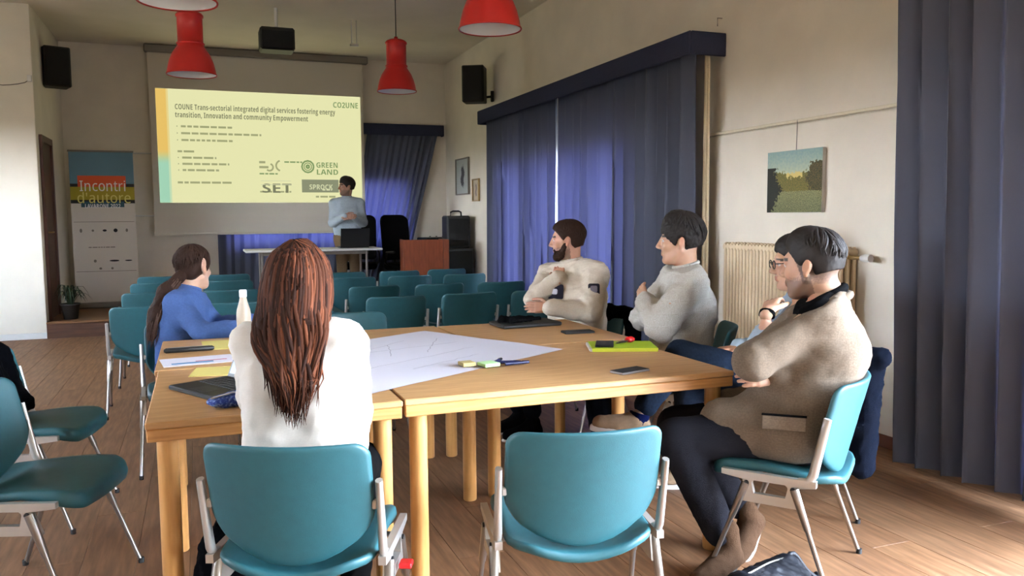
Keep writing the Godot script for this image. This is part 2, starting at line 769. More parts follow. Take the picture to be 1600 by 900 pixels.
# a hand that grows from the wrist w: fingers towards f, back of the hand towards up, thumb on the side `thumb` (+1 or -1 along f x up)
func hand_prims(w: Vector3, f: Vector3, up: Vector3, thumb: float, curl: float, size := 1.0) -> Array:
	var P := []
	f = f.normalized()
	var x := f.cross(up).normalized() * thumb
	var n := x.cross(f).normalized()
	if n.dot(up) < 0:
		n = -n
	var palm := 0.085 * size
	for k in 4:
		var off := (0.028 - 0.0185 * k) * size
		P.append(cap(w + x * off * 0.6, w + f * palm + x * off, 0.013 * size, 0.0115 * size, 0.012))
	P.append(cap(w - f * 0.03, w + f * 0.01, 0.027 * size, 0.024 * size, 0.02))
	var lens := [0.07, 0.08, 0.074, 0.058]
	for k in 4:
		var off: float = (0.028 - 0.0185 * k) * size
		var p := w + f * palm + x * off
		var ang := curl * 0.5
		var seg := [0.45, 0.32, 0.23]
		var r := 0.0092 * size
		for j in 3:
			var d := (f * cos(ang) - n * sin(ang)).normalized()
			var q: Vector3 = p + d * lens[k] * seg[j] * size
			P.append(cap(p, q, r, r * 0.9, 0.004))
			p = q
			r *= 0.9
			ang += curl
	var t0 := w + f * 0.02 * size + x * 0.026 * size
	var t1 := t0 + (f * 0.65 + x * 0.6 - n * 0.25).normalized() * 0.042 * size
	var t2 := t1 + (f * 0.9 + x * 0.15 - n * 0.35).normalized() * 0.034 * size
	var t3 := t2 + (f * 0.95 - x * 0.05 - n * 0.4).normalized() * 0.026 * size
	P.append(cap(t0, t1, 0.0145 * size, 0.0115 * size, 0.01))
	P.append(cap(t1, t2, 0.011 * size, 0.0098 * size, 0.004))
	P.append(cap(t2, t3, 0.0098 * size, 0.0085 * size, 0.003))
	return P


func head_basis(f: Vector3, tilt := 0.0, nod := 0.0) -> Basis:
	# columns: x = the person's left, y = up, z = forward
	var z := f.normalized()
	var x := Vector3.UP.cross(z).normalized()
	var b := Basis(x, z.cross(x), z)
	return b * Basis(Vector3(1, 0, 0), nod) * Basis(Vector3(0, 0, 1), tilt)


func head_prims(c: Vector3, b: Basis, neck: Vector3, sc := 1.0, beard := 0.0) -> Array:
	var P := []
	var at := func(x: float, y: float, z: float) -> Vector3: return c + b * (Vector3(x, y, z) * sc)
	var s := sc
	P.append(ball(at.call(0, 0.036, -0.014), Vector3(0.075, 0.083, 0.097) * s, b, 0.02))
	P.append(ball(at.call(0, -0.028, 0.030), Vector3(0.060, 0.082, 0.066) * s, b, 0.03 * s))
	P.append(cap(at.call(-0.026, -0.088, 0.048), at.call(0.026, -0.088, 0.048), 0.024 * s, 0.024 * s, 0.03 * s))
	P.append(ball(at.call(0, -0.100, 0.076), Vector3(0.018, 0.015, 0.014) * s, b, 0.02 * s))
	for e in [-1.0, 1.0]:
		P.append(cap(at.call(0.056 * e, -0.045, -0.002), at.call(0.024 * e, -0.096, 0.058), 0.017 * s, 0.017 * s, 0.025 * s))
		P.append(ball(at.call(0.040 * e, -0.022, 0.066), Vector3(0.020, 0.018, 0.018) * s, b, 0.02 * s))
	P.append(cap(at.call(-0.032, 0.030, 0.076), at.call(0.032, 0.030, 0.076), 0.013 * s, 0.013 * s, 0.02 * s))
	for e in [-1.0, 1.0]:
		P.append(dig(ball(at.call(0.031 * e, 0.006, 0.099), Vector3(0.015, 0.010, 0.014) * s, b, 0.012 * s)))
		P.append(ball(at.call(0.031 * e, 0.007, 0.079), Vector3(0.0125, 0.0115, 0.0125) * s, b, 0.003 * s))
		P.append(cap(at.call(0.019 * e, 0.016, 0.090), at.call(0.042 * e, 0.014, 0.083), 0.0045 * s, 0.004 * s, 0.006 * s))
	P.append(cap(at.call(0, 0.014, 0.094), at.call(0, -0.026, 0.114), 0.008 * s, 0.0105 * s, 0.012 * s))
	for e in [-1.0, 1.0]:
		P.append(ball(at.call(0.011 * e, -0.032, 0.102), Vector3(0.009, 0.008, 0.011) * s, b, 0.008 * s))
	P.append(cap(at.call(-0.018, -0.056, 0.090), at.call(0.018, -0.056, 0.090), 0.006 * s, 0.006 * s, 0.008 * s))
	P.append(cap(at.call(-0.014, -0.067, 0.089), at.call(0.014, -0.067, 0.089), 0.007 * s, 0.007 * s, 0.008 * s))
	for e in [-1.0, 1.0]:
		var eb := b * Basis(Vector3(0, 1, 0), 0.35 * e) * Basis(Vector3(1, 0, 0), -0.2)
		P.append(ball(at.call(0.079 * e, 0.000, -0.010), Vector3(0.0085, 0.027, 0.0165) * s, eb, 0.008 * s))
		P.append(dig(ball(at.call(0.088 * e, 0.003, -0.006), Vector3(0.006, 0.018, 0.010) * s, eb, 0.006 * s)))
		P.append(ball(at.call(0.076 * e, -0.026, -0.004), Vector3(0.008, 0.010, 0.009) * s, eb, 0.006 * s))
	P.append(cap(at.call(0, -0.045, -0.030), neck, 0.052 * s, 0.056 * s, 0.03 * s))
	return P


# colours that belong to the skin: lips, eyes, brows, ears, stubble
func head_colors(part: Array, c: Vector3, b: Basis, sc: float, skin: Color, brow: Color, stubble: float, fade := 0.0) -> PackedColorArray:
	var out := PackedColorArray()
	var inv := b.transposed()
	for v: Vector3 in part[0]:
		var q := inv * (v - c) / sc
		var col := skin
		var ax := absf(q.x)
		var mottled := wob.get_noise_3dv(v * 40.0) * 0.06
		col = Color(col.r * (1 + mottled), col.g * (1 + mottled), col.b * (1 + mottled))
		if stubble > 0.0 and q.z > -0.02 and q.y < -0.035 and q.y > -0.13 and not (ax < 0.03 and q.y > -0.042):
			var rag := clampf((-0.035 - q.y) * 60.0 + wob.get_noise_3dv(v * 90.0), 0, 1)
			col = col.lerp(brow, stubble * rag)
		if fade > 0.0 and q.z < 0.028 + 0.3 * q.y and q.y > -0.062 and q.y < 0.08 and ax < 0.0755:
			col = col.lerp(brow, fade * clampf((q.y + 0.062) * 20.0 + 0.45 + 0.4 * wob.get_noise_3dv(v * 120.0), 0, 1))
		if ax < 0.021 and q.y > -0.074 and q.y < -0.05 and q.z > 0.083:
			col = Color(skin.r * 0.85, skin.g * 0.55, skin.b * 0.52)
		if q.z > 0.07 and Vector2(ax - 0.031, q.y - 0.006).length() < 0.0125 and absf(q.y - 0.006) < 0.007:
			col = Color(0.55, 0.52, 0.48)
			if Vector2(ax - 0.031, q.y - 0.006).length() < 0.006:
				col = Color(0.03, 0.02, 0.015)
		if q.z > 0.06 and ax > 0.013 and ax < 0.05 and q.y > 0.024 + (ax - 0.03) * -0.15 and q.y < 0.033:
			col = brow
		if ax > 0.075 and q.z < 0.02:
			col = Color(col.r * 1.0, col.g * 0.93, col.b * 0.91)
		out.append(col)
	return out


func flat_colors(part: Array, c: Color) -> PackedColorArray:
	var out := PackedColorArray()
	for v: Vector3 in part[0]:
		var n := 1.0 + wob.get_noise_3dv(v * 35.0) * 0.06
		out.append(Color(c.r * n, c.g * n, c.b * n))
	return out


func skin_material() -> StandardMaterial3D:
	if not M.has("skin"):
		var m := mat("skin", Color(1, 1, 1), 0.55)
		m.vertex_color_use_as_albedo = true
		m.subsurf_scatter_enabled = true
		m.subsurf_scatter_strength = 0.12
	return M.skin


# the body under the clothes with head and hands, one mesh
func body(t: Node3D, J: Dictionary, o: Dictionary):
	var b: Basis = o.hb
	var sc: float = o.get("hs", 1.0)
	var build: float = o.get("build", 1.0)
	var cell: float = o.get("cell", 0.012)
	var skin: Color = o.skin
	var P := torso_prims(J, -0.022, build)
	P.append_array(arm_prims(J, -0.012, build))
	P.append_array(leg_prims(J, -0.014, build))
	P.append(cap(J.neck, J.neck.lerp(J.head, 0.4), 0.055 * sc, 0.05 * sc, 0.03))
	field(P, cell)
	var parts := [nets()]
	var cols := [flat_colors(parts[0], skin)]
	field(head_prims(J.head, b, J.neck, sc), o.get("head_cell", 0.0042))
	parts.append(nets())
	cols.append(head_colors(parts[1], J.head, b, sc, skin, o.get("brow", Color(0.03, 0.02, 0.015)), o.get("stubble", 0.0), o.get("fade", 0.0)))
	for h in o.get("hands", []):
		field(hand_prims(h[0], h[1], h[2], h[3], h[4], o.get("hand_size", 1.0)), o.get("hand_cell", 0.0038))
		parts.append(nets())
		cols.append(flat_colors(parts[-1], skin))
	put(join(parts, cols), "body", skin_material(), t)


# short hair: a cap over the skull, open at the face and cut at the nape
func short_hair(t: Node3D, c: Vector3, b: Basis, sc: float, m: Material, thick := 0.012, top := 0.012, nape := -0.055, fringe := 0.0, ruffle := 0.006, side := 0.0):
	var at := func(x: float, y: float, z: float) -> Vector3: return c + b * (Vector3(x, y, z) * sc)
	var P := []
	P.append(ball(at.call(0, 0.038, -0.016), Vector3(0.0755 + thick * 0.75, 0.083 + thick, 0.097 + thick) * sc, b, 0.01))
	P.append(ball(at.call(0, 0.075 + top * 0.5, 0.012), Vector3(0.062, 0.045 + top, 0.078) * sc, b, 0.03))
	P.append(ball(at.call(0, -0.01, -0.055), Vector3(0.066, 0.062, 0.050) * sc, b, 0.02))
	P.append(dig(ball(at.call(0, -0.055 - fringe, 0.105), Vector3(0.115, 0.118, 0.104) * sc, b, 0.012)))
	for e in [-1.0, 1.0]:
		P.append(dig(ball(at.call(0.088 * e, -0.024 - side, -0.006), Vector3(0.034, 0.050, 0.030) * sc, b, 0.012)))
	field(P, 0.0045)
	var n := (b * Vector3(0, -1, -0.25)).normalized()
	slice(n, at.call(0, nape, -0.05))
	var o := put(join([nets(ruffle * 0.5, 45.0)]), "hair", m, t)
	# combed locks over the cap, from the crown outwards
	var paths := []
	for i in 130:
		var az := rng.randf_range(-PI, PI)
		var front := 0.5 + 0.5 * cos(az)
		var far := lerpf(lerpf(1.95, 1.35, smoothstep(0.0, 0.5, front)), 0.85 + fringe * 12.0, smoothstep(0.5, 0.95, front))
		far -= maxf(0.0, (nape + 0.055)) * 8.0 * (1.0 - front)
		var p := []
		var a0 := rng.randf_range(0.05, far * 0.55)
		for j in 8:
			var th := lerpf(a0, far * rng.randf_range(0.97, 1.0), j / 7.0)
			var az2 := az + 0.22 * sin(th * 2.0 + i)
			var q := Vector3(sin(az2) * sin(th) * (0.0765 + thick * 0.8), cos(th) * (0.085 + thick + top * 0.55) + 0.038, cos(az2) * sin(th) * (0.098 + thick) - 0.016)
			p.append(c + b * (q * sc))
		paths.append(p)
	strands(o, paths, m, 0.0062 * sc)


func shoe(t: Node3D, ankle: Vector3, toe_dir: Vector3, m: Material, sole: Material, h := 0.085, size := 1.0, up := Vector3.UP, high := 0.0, sole_t := 0.012):
	# ankle: joint; the sole lies h below it along up
	var f := toe_dir.normalized()
	var u := (up - f * up.dot(f)).normalized()
	var heel := ankle - u * h - f * 0.055 * size
	var toe := heel + f * 0.27 * size
	var x := f.cross(u)
	var P := []
	var lift := 0.038
	P.append(cap(heel + u * lift + f * 0.03, heel + u * (lift + 0.002) + f * 0.1, 0.034 * size, 0.034 * size, 0.03))
	P.append(cap(heel + u * lift + f * 0.1, toe + u * 0.032 - f * 0.045, 0.036 * size, 0.034 * size, 0.03))
	P.append(cap(heel + u * 0.032 + f * 0.15 - x * 0.012, toe + u * 0.03 - f * 0.05, 0.034 * size, 0.03 * size, 0.03))
	P.append(cap(ankle + u * high, heel + u * 0.045 + f * 0.045, 0.043 * size, 0.04 * size, 0.03))
	P.append(cap(ankle - u * 0.02 + f * 0.01, toe - f * 0.1 + u * 0.038, 0.036 * size, 0.028 * size, 0.03))
	field(P, 0.006)
	slice(-u, heel + u * sole_t)
	var s := put(join([nets(0.0015, 30.0)]), "shoe", m, t)
	var outline := PackedVector2Array()
	for k in 28:
		var a := TAU * k / 28.0
		var along := 0.5 - 0.5 * cos(a)
		var wide := (0.034 + 0.012 * smoothstep(0.3, 0.75, along)) * size
		outline.append(Vector2(sin(a) * wide * (1.15 - 0.25 * absf(cos(a))), -cos(a) * 0.5 * 0.275 * size + 0.1375 * size))
	var bend := func(a: float, q: float, z: float) -> Vector3: return heel + x * a + f * (q - 0.004) + u * (sole_t * 0.5 + z)
	put(pad(outline, Vector2(0, 0.1375 * size), sole_t * 1.25, bend, 0.004), "sole", sole, s)
	return s

# ================================================================ the room
# wall slab in the plane across `axis` (0: faces x, 2: faces z) with rectangular openings [u0, u1, y0, y1]
func holed_wall(axis: int, from: float, to: float, u0: float, u1: float, y0: float, y1: float, holes: Array) -> ArrayMesh:
	var st := st_new()
	var cuts := [u0, u1]
	for h in holes:
		cuts.append(h[0])
		cuts.append(h[1])
	cuts.sort()
	for i in cuts.size() - 1:
		var a: float = cuts[i]
		var b: float = cuts[i + 1]
		if b - a < 0.001:
			continue
		var spans := [[y0, y1]]
		for h in holes:
			if (a + b) * 0.5 > h[0] and (a + b) * 0.5 < h[1]:
				spans = [[y0, h[2]], [h[3], y1]]
		for s in spans:
			if s[1] - s[0] < 0.001:
				continue
			if axis == 0:
				box(st, Vector3(from, s[0], a), Vector3(to, s[1], b))
			else:
				box(st, Vector3(a, s[0], from), Vector3(b, s[1], to))
	return done(st)


func window_in(called: String, axis: int, at: float, u0: float, u1: float, y0: float, y1: float, bays: Array):
	# frame bars and one pane per bay; bays = list of inner mullion positions
	var root := Node3D.new()
	root.name = called
	add_child(root)
	root.set_meta("kind", "structure")
	var to3 := func(u: float, y: float, w: float) -> Vector3: return Vector3(at + w, y, u) if axis == 0 else Vector3(u, y, at + w)
	var bar := func(ua: float, ub: float, ya: float, yb: float, w: float):
		var a: Vector3 = to3.call(ua, ya, -w)
		var b: Vector3 = to3.call(ub, yb, w)
		put(box_mesh(a.min(b), a.max(b), 0.006), "window_frame", M.window_frame, root)
	bar.call(u0, u1, y0, y0 + 0.09, 0.035)
	bar.call(u0, u1, y1 - 0.08, y1, 0.035)
	bar.call(u0, u0 + 0.07, y0 + 0.09, y1 - 0.08, 0.035)
	bar.call(u1 - 0.07, u1, y0 + 0.09, y1 - 0.08, 0.035)
	var edges := [u0 + 0.07]
	for m in bays:
		bar.call(m[0], m[1], y0 + 0.09, y1 - 0.08, 0.035)
		edges.append(m[0])
		edges.append(m[1])
	edges.append(u1 - 0.07)
	for i in range(0, edges.size(), 2):
		var a: Vector3 = to3.call(edges[i], y0 + 0.09, -0.003)
		var b: Vector3 = to3.call(edges[i + 1], y1 - 0.08, 0.003)
		put(box_mesh(a.min(b), a.max(b), 0.0), "pane", M.glass, root)


func shell_room():
	# floor slab with boards on it
	var fl := struct(box_mesh(Vector3(LEFT_X - 0.25, -0.2, BACK_Z - 0.25), Vector3(WALL_X + 0.25, -0.012, FRONT_Z + 0.25), 0.0), "floor", M.riser)
	var shapes := []
	for l in [1.6, 0.8]:
		shapes.append(box_mesh(Vector3(-0.0992, -0.012, -l / 2 + 0.0008), Vector3(0.0992, 0, l / 2 - 0.0008), 0.0006))
	var col := 0
	var x := -2.28 + 0.1
	while x < WALL_X:
		var z: float = -0.9 + [0.0, 0.53, 1.07][col % 3] * -1.0 + 0.8
		while z > STAGE_Z - 0.8:
			put(shapes[0], "plank", M["plank%d" % rng.randi_range(0, 3)], fl, Vector3(x, 0, z))
			z -= 1.6
		x += 0.2
		col += 1
	# wide boards where nobody looks: the left third and behind the camera
	var rest := st_new()
	box(rest, Vector3(LEFT_X, -0.012, -11.3), Vector3(-2.28, -0.0004, FRONT_Z))
	box(rest, Vector3(-2.28, -0.012, 0.7), Vector3(WALL_X, -0.0004, FRONT_Z))
	put(done(rest), "plain_boards", M.plank1, fl)
	struct(box_mesh(Vector3(LEFT_X - 0.25, CEIL, BACK_Z - 0.25), Vector3(WALL_X + 0.25, CEIL + 0.2, FRONT_Z + 0.25), 0.0), "ceiling", M.ceiling)
	# right wall: long window, near window
	var A := [-9.8, -6.55, 0.12, 2.16]
	var B := [-2.3, 2.0, 0.04, 2.5]
	struct(holed_wall(0, WALL_X, WALL_X + 0.25, BACK_Z - 0.25, FRONT_Z + 0.25, -0.012, CEIL, [A, B]), "wall_right", M.wall)
	window_in("window_1", 0, WALL_X + 0.14, A[0], A[1], A[2], A[3], [[-9.05, -8.82], [-7.98, -7.86], [-7.35, -7.2]])
	window_in("window_2", 0, WALL_X + 0.14, B[0], B[1], B[2], B[3], [[-1.5, -1.4], [-0.4, -0.3], [0.7, 0.8]])
	var C := [0.45, 3.1, 0.95, 2.05]
	struct(holed_wall(2, BACK_Z - 0.25, BACK_Z, LEFT_X - 0.25, WALL_X, -0.012, CEIL, [C]), "wall_back", M.wall)
	window_in("window_3", 2, BACK_Z - 0.14, C[0], C[1], C[2], C[3], [[1.28, 1.4], [2.16, 2.28]])
	var E := [-3.6, -2.5, 1.0, 2.3]
	var F := [-8.7, -6.9, 1.45, 2.5]
	struct(holed_wall(0, LEFT_X - 0.25, LEFT_X, BACK_Z, FRONT_Z, -0.012, CEIL, [E, F]), "wall_left", M.wall)
	window_in("added_window_4", 0, LEFT_X - 0.14, E[0], E[1], E[2], E[3], [[-3.1, -3.0]])  # unseen window, added so skylight from the left reaches the right wall
	window_in("added_window_5", 0, LEFT_X - 0.14, F[0], F[1], F[2], F[3], [[-7.85, -7.75]])  # another unseen window, added to brighten the far end of the hall
	struct(box_mesh(Vector3(LEFT_X - 0.25, -0.012, FRONT_Z), Vector3(WALL_X, CEIL, FRONT_Z + 0.25), 0.0), "wall_front", M.wall)
	# pier to the left of the stage and the stage's side wall with its door
	struct(box_mesh(Vector3(LEFT_X, -0.0002, -10.75), Vector3(-1.66, CEIL, -10.6), 0.004), "wall_pier", M.wall)
	struct(box_mesh(Vector3(-1.81, 0, BACK_Z), Vector3(-1.66, CEIL, -10.75), 0.0), "wall_stage_side", M.wall)
	struct(box_mesh(Vector3(LEFT_X, 0, -10.6), Vector3(-1.66, 0.07, -10.588), 0.003), "baseboard_pier", M.white_paint)
	var dr := Node3D.new()
	dr.name = "door_1"
	add_child(dr)
	dr.set_meta("kind", "structure")
	put(box_mesh(Vector3(-1.665, STAGE_H, -11.42), Vector3(-1.65, STAGE_H + 2.06, -10.83), 0.003), "door_leaf", M.door_wood, dr)
	put(box_mesh(Vector3(-1.66, STAGE_H, -10.83), Vector3(-1.625, STAGE_H + 2.14, -10.76), 0.004), "door_frame", M.door_wood, dr)
	put(box_mesh(Vector3(-1.66, STAGE_H, -11.49), Vector3(-1.625, STAGE_H + 2.14, -11.42), 0.004), "door_frame", M.door_wood, dr)
	put(box_mesh(Vector3(-1.66, STAGE_H + 2.06, -11.42), Vector3(-1.625, STAGE_H + 2.14, -10.83), 0.004), "door_frame", M.door_wood, dr)
	put(tube_mesh([Vector3(-1.65, STAGE_H + 1.02, -10.92), Vector3(-1.60, STAGE_H + 1.02, -10.92), Vector3(-1.60, STAGE_H + 1.02, -11.04)], 0.01, 8), "door_handle", M.brass, dr)
	# stage
	var stg := struct(box_mesh(Vector3(-1.66, 0.0005, BACK_Z), Vector3(WALL_X, STAGE_H - 0.025, STAGE_Z + 0.02), 0.0), "floor_stage", M.riser)
	for i in 6:
		var x0 := -1.66 + i * 0.8966
		put(box_mesh(Vector3(x0 + 0.001, STAGE_H - 0.025, BACK_Z), Vector3(x0 + 0.8955, STAGE_H, STAGE_Z + 0.04), 0.004), "board", M.stage_wood, stg)
	# lower wall panel with the picture rail, and baseboards
	struct(box_mesh(Vector3(WALL_X - 0.03, 0.001, -5.46), Vector3(WALL_X, 1.955, -2.92), 0.012), "trim_1", M.wall)
	struct(box_mesh(Vector3(WALL_X - 0.042, 1.955, -5.47), Vector3(WALL_X, 1.975, -2.92), 0.004), "trim_2", M.cream_trim)
	struct(box_mesh(Vector3(WALL_X - 0.044, 0.001, -5.46), Vector3(WALL_X - 0.03, 0.075, -2.92), 0.003), "baseboard_right", M.baseboard)
	struct(box_mesh(Vector3(WALL_X - 0.014, 0.001, STAGE_Z + 0.05), Vector3(WALL_X, 0.075, -5.47), 0.003), "baseboard_far_right", M.baseboard)


# ================================================================ curtains
func curtain(called: String, label: String, m: Material, top_a: Vector3, top_b: Vector3, bot_a: Vector3, bot_b: Vector3, pleats: float, amp: float, sd: float, group := "", fall := 0.0) -> MeshInstance3D:
	var st := st_new()
	var ns := int(pleats * 9)
	var nv := 12
	var pts := []
	var nrm := (top_b - top_a).cross(Vector3.UP).normalized()
	var tan := (top_b - top_a).normalized()
	for v in nv + 1:
		var t := float(v) / nv
		var row := []
		for i in ns + 1:
			var s := float(i) / ns
			var ph := TAU * pleats * s + 1.6 * wob.get_noise_2d(s * pleats * 0.7, sd) + 0.5 * wob.get_noise_2d(s * 9.0 + sd * 3.0, t * 1.3)
			var a := amp * (0.75 + 0.5 * wob.get_noise_2d(s * pleats * 0.45 + 31.0, sd + 5.0)) * (0.65 + 0.45 * t)
			var w := sin(ph)
			w = signf(w) * pow(absf(w), 0.9)
			var p := top_a.lerp(top_b, s).lerp(bot_a.lerp(bot_b, s), t + fall * t * (1 - t))
			p += nrm * a * w + tan * a * 0.3 * sin(2 * ph)
			row.append(p)
		pts.append(row)
	for v in nv:
		for i in ns:
			quad(st, pts[v][i], pts[v][i + 1], pts[v + 1][i + 1], pts[v + 1][i], 1)
	var o := put(done(st), called, m)
	tag(o, label, "curtain", group)
	return o


func valance(label: String, lo: Vector3, hi: Vector3, axis: int):
	# fabric pelmet: a face and two returns, with a stitched hem
	var t := thing("valance", label, "valance")
	var th := 0.02
	if axis == 0:
		put(box_mesh(lo, Vector3(lo.x + th, hi.y, hi.z), 0.008), "face", M.valance, t)
		put(box_mesh(Vector3(lo.x + th, lo.y, lo.z), Vector3(hi.x, hi.y, lo.z + th), 0.006), "return", M.valance, t)
		put(box_mesh(Vector3(lo.x + th, lo.y, hi.z - th), Vector3(hi.x, hi.y, hi.z), 0.006), "return", M.valance, t)
		put(box_mesh(Vector3(lo.x + th, hi.y - th, lo.z + th), Vector3(hi.x, hi.y, hi.z - th), 0.004), "top_board", M.valance, t)
	else:
		put(box_mesh(Vector3(lo.x, lo.y, hi.z - th), hi, 0.008), "face", M.valance, t)
		put(box_mesh(lo, Vector3(lo.x + th, hi.y, hi.z - th), 0.006), "return", M.valance, t)
		put(box_mesh(Vector3(hi.x - th, lo.y, lo.z), Vector3(hi.x, hi.y, hi.z - th), 0.006), "return", M.valance, t)
		put(box_mesh(Vector3(lo.x + th, hi.y - th, lo.z), Vector3(hi.x - th, hi.y, hi.z - th), 0.004), "top_board", M.valance, t)


func curtains_all():
	valance("long dark blue fabric valance over the drawn window curtains", Vector3(3.40, 2.53, -10.12), Vector3(3.72, 2.70, -5.24), 0)
	curtain("window_curtain", "navy pleated curtain panel nearer the stage, backlit by the long window", M.curtain, Vector3(3.53, 2.62, -10.06), Vector3(3.53, 2.62, -7.90), Vector3(3.54, 0.04, -10.06), Vector3(3.54, 0.04, -7.90), 12, 0.078, 1.0)
	curtain("window_curtain", "navy pleated curtain panel behind the bearded man, reaching the cream drape", M.curtain, Vector3(3.53, 2.62, -7.83), Vector3(3.53, 2.62, -5.37), Vector3(3.54, 0.04, -7.86), Vector3(3.54, 0.04, -5.37), 14, 0.078, 2.0)
	curtain("cream_drape", "narrow cream drape hanging at the end of the long valance", M.cream_drape, Vector3(3.62, 2.60, -5.36), Vector3(3.60, 2.60, -5.28), Vector3(3.63, 0.05, -5.38), Vector3(3.60, 0.05, -5.28), 2.5, 0.02, 3.0)
	valance("dark blue valance above the grey-blue curtain by the radiator", Vector3(3.26, 2.60, -3.44), Vector3(3.72, 2.78, 2.5), 0)
	curtain("window_curtain", "grey-blue curtain gathered in deep folds beside the radiator", M.curtain, Vector3(3.42, 2.70, -3.34), Vector3(3.42, 2.70, -2.0), Vector3(3.40, 0.06, -3.24), Vector3(3.46, 0.09, -2.0), 9, 0.062, 4.0)
	curtain("window_curtain", "grey-blue curtain gathered at the end of the near window", M.curtain, Vector3(3.42, 2.70, 1.8), Vector3(3.42, 2.70, 2.4), Vector3(3.42, 0.06, 1.8), Vector3(3.42, 0.06, 2.4), 6, 0.06, 5.0)
	valance("dark valance high on the stage wall beside the screen", Vector3(2.3, 2.61, BACK_Z + 0.002), Vector3(3.66, 2.78, BACK_Z + 0.13), 2)
	curtain("stage_curtain", "dark stage curtain swept to one side next to the lectern", M.curtain, Vector3(2.47, 2.70, BACK_Z + 0.07), Vector3(3.58, 2.70, BACK_Z + 0.07), Vector3(2.10, 0.24, BACK_Z + 0.075), Vector3(2.95, 0.24, BACK_Z + 0.075), 11, 0.03, 6.0, "", -0.55)
	curtain("stage_curtain", "dark stage curtain hanging half hidden behind the projection screen", M.curtain, Vector3(0.26, 2.55, BACK_Z + 0.07), Vector3(2.35, 2.55, BACK_Z + 0.07), Vector3(0.26, 0.24, BACK_Z + 0.07), Vector3(2.08, 0.24, BACK_Z + 0.07), 14, 0.03, 7.0)


# ================================================================ stage and the back wall
func words(parent: Node, s: String, h: float, at: Vector3, m: Material, basis := Basis(), width := 0.0, serif := false, bold := false, align := HORIZONTAL_ALIGNMENT_LEFT):
	var t := text_mesh(s, h, serif, bold)
	t.horizontal_alignment = align
	var o := put(t, "lettering", m, parent, at)
	o.basis = basis
	if width > 0.0:
		var w := t.get_aabb().size.x
		if w > 0.01:
			o.basis = basis * Basis.from_scale(Vector3(width / w, 1, 1))


func flat_rect(parent: Node, called: String, m: Material, x0: float, x1: float, y0: float, y1: float, z: float):
	return put(box_mesh(Vector3(x0, y0, z - 0.001), Vector3(x1, y1, z), 0.0), called, m, parent)


# a line of print too small to read: one stroke for each word
func word_strokes(parent: Node, x0: float, x1: float, y: float, h: float, z: float, m: Material):
	var st := st_new()
	var x := x0
	while x < x1 - 0.01:
		var w := minf(rng.randf_range(1.6, 5.0) * h, x1 - x)
		box(st, Vector3(x, y - h * 0.5, z - 0.001), Vector3(x + w, y + h * 0.5, z))
		x += w + h * 0.7
	put(done(st), "print_line", m, parent)


func glow(key: String, c: Color, e: float) -> StandardMaterial3D:
	# projected light on the cloth
	var m := mat(key, Color(0.05, 0.05, 0.05), 0.9)
	m.emission_enabled = true
	m.emission = c
	m.emission_energy_multiplier = e
	return m


const SLIDE := 1.05


